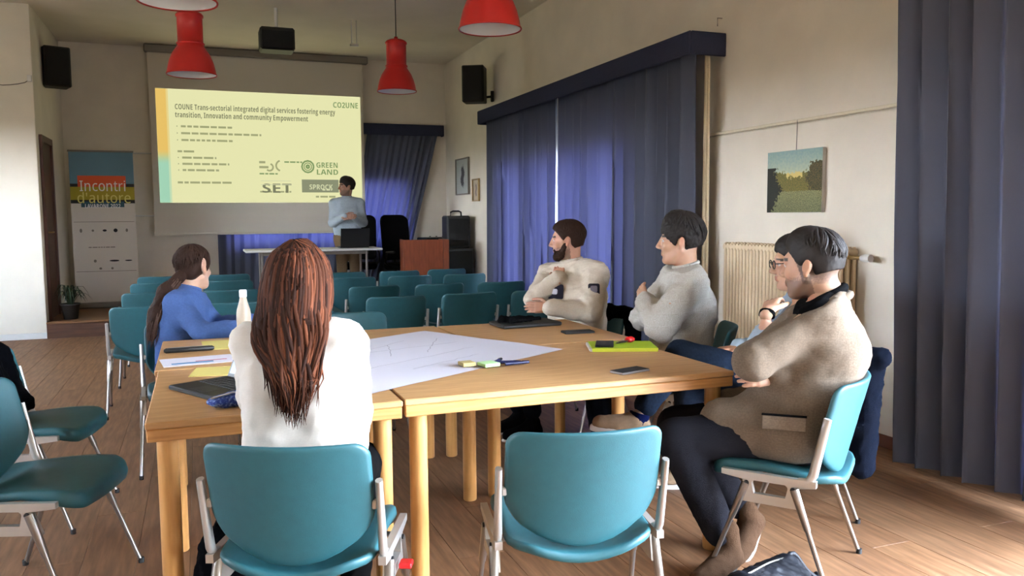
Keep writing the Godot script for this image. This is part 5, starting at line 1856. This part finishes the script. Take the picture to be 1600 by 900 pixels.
func grey_man(skin: Color, hair: Material):
	var J := {"pelvis": Vector3(2.44, 0.55, -3.80), "chest": Vector3(2.47, 0.85, -3.81), "neck": Vector3(2.475, 1.075, -3.82), "head": Vector3(2.44, 1.215, -3.83), "sl": Vector3(2.40, 1.005, -3.65), "sr": Vector3(2.52, 1.00, -4.00), "el": Vector3(2.18, 0.79, -3.60), "er": Vector3(2.30, 0.79, -3.98), "wl": Vector3(2.22, 0.90, -3.82), "wr": Vector3(2.26, 0.86, -3.72), "hl": Vector3(2.38, 0.55, -3.72), "hr": Vector3(2.44, 0.55, -3.90), "kl": Vector3(1.98, 0.52, -3.92), "kr": Vector3(2.06, 0.52, -4.12), "al": Vector3(2.03, 0.10, -3.92), "ar": Vector3(2.10, 0.10, -4.12)}
	var t := person("young dark-haired man in a loose light grey sweater, arms crossed", J.pelvis)
	var hb := head_basis(Vector3(-0.83, 0, -0.56), 0.0, 0.0)
	body(t, J, {"hb": hb, "hs": 1.05, "skin": skin * 1.08, "hands": [[J.wl, Vector3(0.05, 0.14, -0.21), Vector3(-0.9, 0.3, 0), -1.0, 0.3], [J.wr, Vector3(-0.1, 0.10, 0.2), Vector3(-0.9, 0.2, -0.3), 1.0, 0.35]]})
	short_hair(t, J.head, hb, 1.05, hair, 0.018, 0.03, -0.035, 0.022, 0.010)
	var f := ahead(J)
	var extra := [cap(J.pelvis + f * 0.05, J.chest + f * 0.04, 0.15, 0.13, 0.06), cap(J.el, J.el.lerp(J.sl, 0.5), 0.062, 0.07, 0.04)]
	top_wear(t, J, "sweater", cloth("sweat_grey", Color(0.76, 0.74, 0.70), 0.98, 80, 0.22, 16.0), 0.026, 1.0, 0.012, 0.014, 8.0, extra)
	collar(t, J, M.sweat_grey, 0.064, "neck_band", 0.013)
	legs_wear(t, J, "trousers", M.trousers_navy, 0.014)
	put(tube_mesh([J.wl - Vector3(0, 0.015, -0.02), J.wl], [0.037, 0.036], 12), "watch", M.black_plastic, t)
	shoe(t, J.al, Vector3(-0.9, 0, -0.3), M.black_fabric, M.white, 0.1)
	shoe(t, J.ar, Vector3(-0.9, 0, -0.3), M.black_fabric, M.white, 0.1)
	settle(t)


func bearded_man(skin: Color, hair: Material):
	var J := {"pelvis": Vector3(2.29, 0.55, -4.78), "chest": Vector3(2.26, 0.84, -4.78), "neck": Vector3(2.25, 1.06, -4.81), "head": Vector3(2.225, 1.20, -4.82), "sl": Vector3(2.34, 0.985, -4.65), "sr": Vector3(2.18, 0.985, -4.98), "el": Vector3(2.26, 0.765, -4.54), "er": Vector3(1.99, 0.83, -4.80), "wl": Vector3(2.02, 0.79, -4.64), "wr": Vector3(2.12, 0.965, -4.72), "hl": Vector3(2.28, 0.55, -4.69), "hr": Vector3(2.24, 0.55, -4.86), "kl": Vector3(1.85, 0.52, -4.60), "kr": Vector3(1.82, 0.52, -4.78), "al": Vector3(1.88, 0.10, -4.58), "ar": Vector3(1.86, 0.10, -4.76)}
	var t := person("bearded man in a cream sweatshirt with printed marks, hand at his neck", J.pelvis)
	var hb := head_basis(Vector3(-0.86, 0, -0.50), 0.0, 0.05)
	var chin: Vector3 = J.head + hb * Vector3(0.0, -0.135, 0.06)
	body(t, J, {"hb": hb, "skin": Color(0.47, 0.245, 0.165), "stubble": 0.6, "hands": [[J.wr, chin - J.wr, Vector3(-0.5, 0.3, 0.8), -1.0, 0.35], [J.wl, Vector3(-0.9, 0.05, -0.35), Vector3(0, 0.3, 1), 1.0, 0.35]]})
	short_hair(t, J.head, hb, 1.0, hair, 0.009, 0.008, -0.05, -0.012, 0.003)
	# full beard
	var at := func(x: float, y: float, z: float) -> Vector3: return J.head + hb * Vector3(x, y, z)
	var B := [cap(at.call(-0.03, -0.088, 0.058), at.call(0.03, -0.088, 0.058), 0.032, 0.032, 0.02), ball(at.call(0, -0.108, 0.07), Vector3(0.034, 0.026, 0.03), hb, 0.02)]
	for e in [-1.0, 1.0]:
		B.append(cap(at.call(0.062 * e, -0.03, 0.008), at.call(0.04 * e, -0.086, 0.04), 0.018, 0.026, 0.02))
		B.append(cap(at.call(0.004 * e, -0.048, 0.092), at.call(0.028 * e, -0.062, 0.082), 0.008, 0.009, 0.008))
	B.append(dig(ball(at.call(0, -0.060, 0.108), Vector3(0.018, 0.009, 0.02), hb, 0.006)))
	put(blob(B, 0.0045, 0.004, 70.0), "beard", hair, t)
	var f := ahead(J)
	var cream := cloth("sweat_cream", Color(0.80, 0.75, 0.68), 0.97, 84, 0.08, 10.0)
	var sw := top_wear(t, J, "sweatshirt", cream, 0.022, 1.06, 0.012, 0.011, 8.0, [cap(J.pelvis + f * 0.04, J.chest + f * 0.03, 0.15, 0.13, 0.06)])
	collar(t, J, cream, 0.066, "neck_band", 0.013)
	# printed marks on chest and upper sleeve, wrapped on small curved patches
	var ink := mat("print_navy", Color(0.06, 0.05, 0.13), 0.9)
	var chest_b := frame_at((f + Vector3(0.15, 0.1, 0.35)).normalized())
	var patch := func(c: Vector3, b: Basis, w: float, h: float, called: String, m: Material):
		put(pad(round_rect(w, -h, h, [0.01, 0.01, 0.01, 0.01], 2), Vector2.ZERO, 0.003, func(a: float, q: float, z: float) -> Vector3: return c + b.x * a + b.y * q + b.z * (z - (a * a + q * q) * 3.0), 0.003), called, m, sw)
	patch.call(Vector3(2.075, 0.885, -4.69), chest_b, 0.055, 0.045, "chest_print", ink)
	patch.call(Vector3(2.074, 0.885, -4.688), chest_b, 0.02, 0.018, "print_figure", M.paper)
	var arm_b := frame_at(Vector3(-0.44, 0.2, 0.87).normalized())
	patch.call(Vector3(2.272, 0.905, -4.534), arm_b, 0.036, 0.036, "sleeve_print", ink)
	patch.call(Vector3(2.271, 0.906, -4.532), arm_b, 0.022, 0.022, "sleeve_print_centre", mat("print_grey", Color(0.42, 0.40, 0.44), 0.9))
	legs_wear(t, J, "trousers", M.trousers_navy, 0.014)
	shoe(t, J.al, Vector3(-1, 0, 0.1), M.black_fabric, M.white, 0.1)
	shoe(t, J.ar, Vector3(-1, 0, 0.1), M.black_fabric, M.white, 0.1)
	settle(t)


func strands(t: Node3D, paths: Array, m: Material, r: float):
	var st := st_new()
	for p in paths:
		var rr := []
		for i in p.size():
			var f: float = float(i) / (p.size() - 1)
			rr.append(r * (0.75 + 0.5 * sin(f * PI)) * (1.0 if f < 0.75 else (1.0 - f) * 3.4 + 0.15))
		tube(st, p, rr, 5, 0.6)
	var o := put(done(st), "hair_locks", m, t)
	o.set_meta("kind", "stuff")


func smooth_path(k: Array, n: int) -> Array:
	var c := Curve3D.new()
	for i in k.size():
		var d: Vector3 = (k[mini(i + 1, k.size() - 1)] - k[maxi(i - 1, 0)]) / 6.0
		c.add_point(k[i], -d, d)
	var out := []
	for i in n + 1:
		out.append(c.sample_baked(c.get_baked_length() * i / n, true))
	return out


func white_woman(skin: Color):
	var J := {"pelvis": Vector3(0.27, 0.56, -2.42), "chest": Vector3(0.275, 0.86, -2.45), "neck": Vector3(0.275, 1.045, -2.50), "head": Vector3(0.285, 1.165, -2.55), "sl": Vector3(0.145, 0.985, -2.53), "sr": Vector3(0.392, 0.985, -2.42), "el": Vector3(0.145, 0.80, -2.66), "er": Vector3(0.42, 0.775, -2.44), "wl": Vector3(0.16, 0.79, -2.92), "wr": Vector3(0.44, 0.79, -2.68), "hl": Vector3(0.20, 0.55, -2.45), "hr": Vector3(0.34, 0.55, -2.39), "kl": Vector3(0.30, 0.53, -2.86), "kr": Vector3(0.50, 0.52, -2.76), "al": Vector3(0.27, 0.10, -2.80), "ar": Vector3(0.43, 0.10, -2.62)}
	var t := person("woman with long auburn hair in a white ribbed sweater, seen from behind", J.pelvis)
	var f := Vector3(0.40, 0, -0.92).normalized()
	var r := f.cross(Vector3.UP)
	var hb := head_basis(f + r * 0.15, 0.0, 0.12)
	body(t, J, {"hb": hb, "skin": skin, "build": 0.88, "hs": 0.97, "hand_size": 0.9, "hands": [[J.wl, f + Vector3(0, -0.1, 0), Vector3.UP, 1.0, 0.3], [J.wr, f * 0.9 - r * 0.3, Vector3.UP, -1.0, 0.3]]})
	var knit := cloth("knit_white", Color(0.76, 0.73, 0.69), 0.97, 88, 0.05, 20.0)
	var extra := [cap(J.pelvis - r * 0.07, J.chest - r * 0.05, 0.115, 0.105, 0.05), cap(J.pelvis + r * 0.07, J.chest + r * 0.05, 0.115, 0.105, 0.05)]
	top_wear(t, J, "sweater", knit, 0.012, 0.88, 0.0105, 0.008, 9.0, extra, [[Vector3.DOWN, Vector3(0, 0.53, 0)]])
	collar(t, J, knit, 0.055, "neck_band", 0.012)
	# seam across the back of the shoulders
	var seam := []
	for i in 9:
		var s := i / 8.0 - 0.5
		seam.append(J.chest - f * (0.118 - 0.10 * s * s) + r * (s * 0.24 - 0.02) + Vector3(0, 0.065 + 0.16 * s * s, 0))
	legs_wear(t, J, "trousers", M.black_fabric, 0.012, 0.92)
	shoe(t, J.al, f, M.black_fabric, M.white, 0.1, 0.92)
	shoe(t, J.ar, f, M.black_fabric, M.white, 0.1, 0.92)
	# hair: a full mass under many wavy locks
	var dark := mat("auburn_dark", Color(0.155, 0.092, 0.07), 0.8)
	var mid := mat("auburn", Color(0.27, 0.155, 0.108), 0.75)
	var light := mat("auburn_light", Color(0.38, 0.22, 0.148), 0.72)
	var c: Vector3 = J.head
	var U := Vector3.UP
	var H := [ball(c + U * 0.033 - f * 0.015, Vector3(0.084, 0.090, 0.105), hb, 0.02)]
	H.append(ball(c - U * 0.04 - f * 0.045, Vector3(0.082, 0.09, 0.068), hb, 0.04))
	var n1: Vector3 = J.neck - f * 0.078
	var n2: Vector3 = J.chest - f * 0.118 + U * 0.06
	var n3: Vector3 = J.chest - f * 0.135 - U * 0.07
	for s in [-1.0, 0.0, 1.0]:
		H.append(cap(c - f * 0.05 - U * 0.04 + r * s * 0.05, n1 + r * s * 0.062 - r * 0.01, 0.034, 0.030, 0.04))
		H.append(cap(n1 + r * s * 0.062 - r * 0.01, n2 + r * s * 0.035, 0.028, 0.020, 0.03))
		H.append(cap(n2 + r * s * 0.035, n3 + U * 0.03 + r * s * 0.02, 0.020, 0.006, 0.02))
	H.append(dig(ball(c + f * 0.12 - U * 0.03, Vector3(0.07, 0.11, 0.10), hb, 0.02)))
	field(H, 0.006)
	put(join([nets(0.006, 30.0, Vector3(1.6, 0.35, 1.6))]), "hair", dark, t)
	for q in [dark, mid, light]:
		q.metallic_specular = 0.2
	var sets := [[], [], []]
	for i in 330:
		var a := rng.randf_range(-1.75, 1.75)
		var sa := sin(a)
		var ca := cos(a)
		var up := c + U * rng.randf_range(0.122, 0.130) + r * sa * rng.randf_range(0.002, 0.014) - f * rng.randf_range(-0.05, 0.06)
		var h0 := c + U * 0.102 + r * sa * 0.058 - f * (0.018 + 0.068 * ca)
		var h1 := c + U * 0.05 + r * sa * 0.090 - f * (0.02 + 0.102 * ca)
		var h2 := c - U * 0.055 + r * sa * 0.100 - f * (0.055 + 0.095 * ca)
		var wide := sa * 0.088 + rng.randf_range(-0.012, 0.012) + 0.014
		var h3: Vector3 = J.neck - U * 0.03 + r * (wide - 0.01) - f * (0.135 - absf(sa) * 0.02 + rng.randf_range(0, 0.01))
		var w4 := sa * rng.randf_range(0.03, 0.062) + rng.randf_range(-0.018, 0.018) + 0.016
		var h4: Vector3 = J.chest + U * 0.05 + r * w4 - f * (0.152 - absf(w4) * 0.25 + rng.randf_range(0, 0.012))
		var ln := rng.randf_range(0.0, 0.10) + (0.06 if absf(sa) > 0.8 else 0.0)
		var h5: Vector3 = J.chest - U * (0.085 - ln) + r * (w4 * 0.75 + rng.randf_range(-0.015, 0.02)) - f * (0.150 + rng.randf_range(0, 0.015))
		var p := smooth_path([up, h0, h1, h2, h3, h4, h5], 20)
		var ph := rng.randf_range(0, TAU)
		for j in p.size():
			var g := float(j) / p.size()
			p[j] += r * 0.012 * g * sin(ph + g * 9.0) - f * 0.005 * g * cos(ph * 1.7 + g * 7.0)
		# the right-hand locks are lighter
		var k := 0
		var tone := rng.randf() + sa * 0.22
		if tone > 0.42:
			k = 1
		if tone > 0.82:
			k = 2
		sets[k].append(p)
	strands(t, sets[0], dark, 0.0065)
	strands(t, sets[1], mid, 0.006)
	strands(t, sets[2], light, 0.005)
	settle(t)


func blue_woman(skin: Color, hair: Material):
	var J := {"pelvis": Vector3(-0.13, 0.53, -4.90), "chest": Vector3(-0.10, 0.78, -4.92), "neck": Vector3(-0.06, 0.96, -4.93), "head": Vector3(-0.03, 1.075, -4.95), "sl": Vector3(-0.04, 0.885, -5.08), "sr": Vector3(-0.12, 0.895, -4.79), "el": Vector3(0.08, 0.74, -5.02), "er": Vector3(0.0, 0.755, -4.62), "wl": Vector3(0.26, 0.79, -4.74), "wr": Vector3(0.19, 0.785, -4.52), "hl": Vector3(-0.10, 0.54, -4.98), "hr": Vector3(-0.12, 0.54, -4.82), "kl": Vector3(0.30, 0.52, -4.90), "kr": Vector3(0.29, 0.52, -4.70), "al": Vector3(0.24, 0.10, -4.88), "ar": Vector3(0.23, 0.10, -4.68)}
	var t := person("woman with a brown ponytail in a blue top turned to the screen", J.pelvis)
	var hb := head_basis(Vector3(0.62, 0, -0.78), 0.0, 0.04)
	body(t, J, {"hb": hb, "skin": skin, "build": 0.88, "hs": 0.96, "hand_size": 0.9, "hands": [[J.wl, Vector3(0.8, -0.05, 0.4), Vector3.UP, -1.0, 0.25], [J.wr, Vector3(0.9, -0.05, 0.1), Vector3.UP, 1.0, 0.25]]})
	top_wear(t, J, "top", cloth("top_blue", Color(0.28, 0.37, 0.56), 0.95, 90, 0.12, 9.0), 0.014, 0.92, 0.0125, 0.007)
	collar(t, J, M.top_blue, 0.056, "neck_band", 0.010)
	legs_wear(t, J, "jeans", cloth("jeans_blue", Color(0.14, 0.19, 0.34), 0.95, 91, 0.3, 9.0), 0.012, 0.92)
	shoe(t, J.al, Vector3(1, 0, 0.1), M.white, M.white, 0.1, 0.92)
	shoe(t, J.ar, Vector3(1, 0, 0.1), M.white, M.white, 0.1, 0.92)
	short_hair(t, J.head, hb, 0.98, hair, 0.017, 0.008, -0.065, 0.01, 0.002, -0.05)
	var at := func(x: float, y: float, z: float) -> Vector3: return J.head + hb * Vector3(x, y, z)
	var tie: Vector3 = at.call(0, -0.045, -0.125)
	put(tube_mesh([tie + Vector3(0.012, 0.010, 0), tie + Vector3(-0.012, -0.012, 0)], 0.024, 12), "hair_tie", mat("hair_tie", Color(0.28, 0.18, 0.20), 0.8), t)
	var chain := [at.call(0, -0.03, -0.10), tie, Vector3(-0.175, 0.96, -4.86), Vector3(-0.215, 0.84, -4.83), Vector3(-0.26, 0.72, -4.82)]
	var P := []
	var rr := [0.032, 0.026, 0.046, 0.056, 0.024]
	for i in 4:
		P.append(cap(chain[i], chain[i + 1], rr[i], rr[i + 1], 0.02))
	var tail := put(blob(P, 0.006, 0.007, 26.0, [], Vector3(1.3, 0.5, 1.3)), "ponytail", hair, t)
	var lock := mat("hair_brown_light", Color(0.25, 0.155, 0.11), 0.75)
	var paths := []
	for i in 34:
		var a := rng.randf_range(0, TAU)
		var k := []
		for j in range(1, 5):
			k.append(chain[j] + Vector3(cos(a), 0.1, sin(a)) * rr[j] * rng.randf_range(0.92, 1.12) + Vector3(0, -0.02 * j * rng.randf(), 0))
		paths.append(smooth_path(k, 10))
	strands(tail, paths, lock, 0.004)
	settle(t)


func presenter(skin: Color, hair: Material):
	var J := {"pelvis": Vector3(1.93, 1.08, -11.44), "chest": Vector3(1.93, 1.40, -11.45), "neck": Vector3(1.94, 1.63, -11.47), "head": Vector3(1.935, 1.775, -11.46), "sl": Vector3(2.11, 1.545, -11.46), "sr": Vector3(1.77, 1.545, -11.47), "el": Vector3(2.14, 1.28, -11.36), "er": Vector3(1.72, 1.28, -11.37), "wl": Vector3(1.97, 1.36, -11.19), "wr": Vector3(1.86, 1.37, -11.19), "hl": Vector3(2.01, 1.04, -11.44), "hr": Vector3(1.85, 1.04, -11.44), "kl": Vector3(2.02, 0.66, -11.42), "kr": Vector3(1.84, 0.66, -11.42), "al": Vector3(2.03, 0.28, -11.46), "ar": Vector3(1.83, 0.28, -11.46)}
	var t := person("presenter in a light grey-blue shirt and beige trousers standing before the screen", J.pelvis)
	var hb := head_basis(Vector3(-0.97, 0, 0.24), 0.0, -0.02)
	body(t, J, {"hb": hb, "skin": skin, "stubble": 0.55, "cell": 0.015, "head_cell": 0.0058, "hand_cell": 0.005, "hands": [[J.wl, Vector3(-0.8, -0.02, 0.25), Vector3(0, 0.3, 1), 1.0, 0.35], [J.wr, Vector3(0.8, 0.02, 0.35), Vector3(0, 0.3, 1), -1.0, 0.35]]})
	short_hair(t, J.head, hb, 1.0, hair, 0.014, 0.024, -0.04, 0.005, 0.006)
	top_wear(t, J, "shirt", cloth("shirt_pale", Color(0.68, 0.73, 0.76), 0.9, 94), 0.014, 1.0, 0.014, 0.007, 9.0)
	collar(t, J, M.shirt_pale, 0.062, "shirt_collar", 0.013)
	put(tube_mesh([J.wl, J.wl.lerp(J.el, 0.12)], 0.034, 12), "watch", M.black_plastic, t)
	legs_wear(t, J, "trousers", cloth("trousers_beige", Color(0.48, 0.40, 0.30), 0.95, 95), 0.012, 1.0, 0.015)
	shoe(t, J.al, Vector3(0.1, 0, 1), M.black_fabric, M.white, 0.09)
	shoe(t, J.ar, Vector3(-0.1, 0, 1), M.black_fabric, M.white, 0.09)
	settle(t)


# ================================================================ small things
func small_things():
	# black coat on the far left chair
	var ct := thing("coat", "black coat draped over the back of a teal chair", "coat", Vector3(-0.95, 0, -4.28))
	put(blob([cap(Vector3(0.0, 0.74, -0.20), Vector3(-0.03, 0.76, 0.16), 0.06, 0.06, 0.05), cap(Vector3(0.05, 0.70, -0.18), Vector3(0.11, 0.50, -0.14), 0.055, 0.05, 0.05), cap(Vector3(0.05, 0.70, 0.12), Vector3(0.10, 0.50, 0.06), 0.055, 0.06, 0.05), cap(Vector3(0.02, 0.68, 0.0), Vector3(0.13, 0.47, -0.05), 0.07, 0.045, 0.05), cap(Vector3(-0.07, 0.68, -0.14), Vector3(-0.10, 0.32, -0.14), 0.05, 0.06, 0.05), cap(Vector3(-0.07, 0.68, 0.12), Vector3(-0.10, 0.30, 0.10), 0.05, 0.06, 0.05), cap(Vector3(0.12, 0.56, -0.12), Vector3(0.17, 0.49, -0.10), 0.035, 0.03, 0.03)], 0.012, 0.014, 9.0), "cloth", cloth("coat_black", Color(0.018, 0.02, 0.03), 0.95, 97), ct)
	# navy coat on the chair beside the radiator
	var cn := thing("coat", "navy coat hanging from the chair back near the radiator", "coat", Vector3(2.80, 0, -2.93))
	put(blob([cap(Vector3(-0.10, 0.72, -0.16), Vector3(0.02, 0.72, 0.14), 0.045, 0.045, 0.04), cap(Vector3(-0.02, 0.66, -0.1), Vector3(0.0, 0.26, -0.08), 0.05, 0.055, 0.05), cap(Vector3(0.03, 0.66, 0.09), Vector3(0.01, 0.20, 0.06), 0.05, 0.06, 0.05), cap(Vector3(0.0, 0.45, 0.0), Vector3(0.0, 0.24, 0.0), 0.055, 0.05, 0.05)], 0.012, 0.012, 9.0), "cloth", cloth("coat_navy", Color(0.08, 0.10, 0.15), 0.9, 98), cn)
	var cg := thing("coat", "dark jacket hanging on the bearded man's chair back", "coat", Vector3(2.55, 0, -4.70))
	put(blob([cap(Vector3(-0.02, 0.73, -0.18), Vector3(0.02, 0.73, 0.18), 0.045, 0.045, 0.04), cap(Vector3(0.02, 0.66, -0.12), Vector3(0.03, 0.35, -0.12), 0.05, 0.06, 0.05), cap(Vector3(0.02, 0.66, 0.12), Vector3(0.03, 0.35, 0.12), 0.05, 0.06, 0.05)], 0.014, 0.012, 9.0), "cloth", M.coat_black, cg)
	# bags on the floor
	var bg := thing("bag", "black leather bag lying on the floor by the blazer man's boots", "bag", Vector3(1.80, 0, -2.26), 0.4)
	var leather := mat("leather", Color(0.05, 0.052, 0.075), 0.55)
	leather.metallic_specular = 0.3
	put(blob([cap(Vector3(-0.14, 0.07, 0), Vector3(0.14, 0.06, 0.0), 0.085, 0.075, 0.04), cap(Vector3(-0.1, 0.05, 0.08), Vector3(0.12, 0.05, 0.07), 0.06, 0.05, 0.04)], 0.009, 0.010, 14.0, [[Vector3.DOWN, Vector3(0, 0.002, 0)]]), "bag_body", leather, bg)
	put(tube_mesh(smooth_path([Vector3(0.12, 0.10, 0), Vector3(0.19, 0.13, 0.0), Vector3(0.24, 0.06, 0.03), Vector3(0.30, 0.012, 0.05), Vector3(0.34, 0.012, 0.02)], 14), 0.010, 8), "strap", leather, bg)
	put(tube_mesh(smooth_path([Vector3(-0.12, 0.15, 0.0), Vector3(0.0, 0.155, 0.01), Vector3(0.13, 0.13, 0.0)], 8), 0.004, 6), "zip", M.steel, bg)
	var b2 := thing("bag", "black backpack on the floor under the woman's chair", "bag", Vector3(0.05, 0, -2.72), 0.2)
	put(blob([cap(Vector3(0, 0.10, 0), Vector3(0.0, 0.30, 0.03), 0.12, 0.10, 0.04), cap(Vector3(-0.06, 0.09, 0.04), Vector3(0.07, 0.09, 0.04), 0.085, 0.085, 0.04)], 0.011, 0.010, 11.0, [[Vector3.DOWN, Vector3(0, 0.002, 0)]]), "bag_body", M.coat_black, b2)
	put(tube_mesh(smooth_path([Vector3(-0.04, 0.38, 0.02), Vector3(0.0, 0.45, 0.03), Vector3(0.05, 0.38, 0.02)], 8), 0.009, 8), "handle", M.black_fabric, b2)
	# potted plant on the stage
	var pl := thing("potted_plant", "small spider plant in a dark pot at the stage edge", "plant", Vector3(-1.44, STAGE_H, -10.82))
	put(lathe_mesh([Vector2(0.0, 0.0), Vector2(0.075, 0.0), Vector2(0.10, 0.16), Vector2(0.108, 0.165), Vector2(0.108, 0.185), Vector2(0.095, 0.185), Vector2(0.09, 0.165), Vector2(0.0, 0.16)], 20), "pot", M.pot, pl)
	for i in 34:
		var a := TAU * i / 34.0 + rng.randf_range(-0.1, 0.1)
		var out := rng.randf_range(0.10, 0.26)
		var hi := rng.randf_range(0.12, 0.26)
		var d := Vector3(cos(a), 0, sin(a))
		if d.x < 0:
			out = minf(out, 0.17)
		var p := smooth_path([Vector3(0, 0.16, 0) + d * 0.02, Vector3(0, 0.16 + hi, 0) + d * out * 0.45, Vector3(0, 0.16 + hi * 0.85, 0) + d * out * 0.8, Vector3(0, 0.16 + hi * 0.35, 0) + d * out], 6)
		put(tube_mesh(p, [0.006, 0.008, 0.010, 0.010, 0.008, 0.005, 0.001], 5, 0.25), "leaf", M.leaf, pl)
	# cable on the pier and conduits on the back wall
	var cb := thing("wall_cable", "thin cable sagging across the white pier", "cable", Vector3(-1.68, 2.86, -10.59))
	put(tube_mesh(smooth_path([Vector3(-1.4, 0.14, 0.004), Vector3(-0.6, 0.06, 0.004), Vector3(-0.3, -0.02, 0.004), Vector3(-0.05, 0.02, 0.004), Vector3(0.0, 0.06, 0.004)], 20), 0.005, 6), "cable_run", M.grey_metal, cb)
	put(box_mesh(Vector3(-0.03, 0.03, -0.005), Vector3(0.015, 0.10, 0.03), 0.004), "junction_box", M.white_paint, cb)
	for k in 2:
		var cd := thing("conduit", ["pale conduit running from the banner to the screen, upper", "pale conduit running from the banner to the screen, lower"][k], "conduit", Vector3(-0.72, [2.27, 1.40][k], BACK_Z + 0.01))
		put(tube_mesh([Vector3(-0.12, 0, 0), Vector3(0.24, 0, 0)], 0.01, 8), "pipe", M.white_paint, cd)
	var hk := thing("ceiling_hook", "small hook on the wall just above the end of the valance", "hook", Vector3(3.70, 2.76, -5.3))
	put(tube_mesh([Vector3(0.02, 0.06, 0), Vector3(-0.02, 0.06, 0), Vector3(-0.02, 0.0, 0)], 0.004, 6), "wire", M.grey_metal, hk)
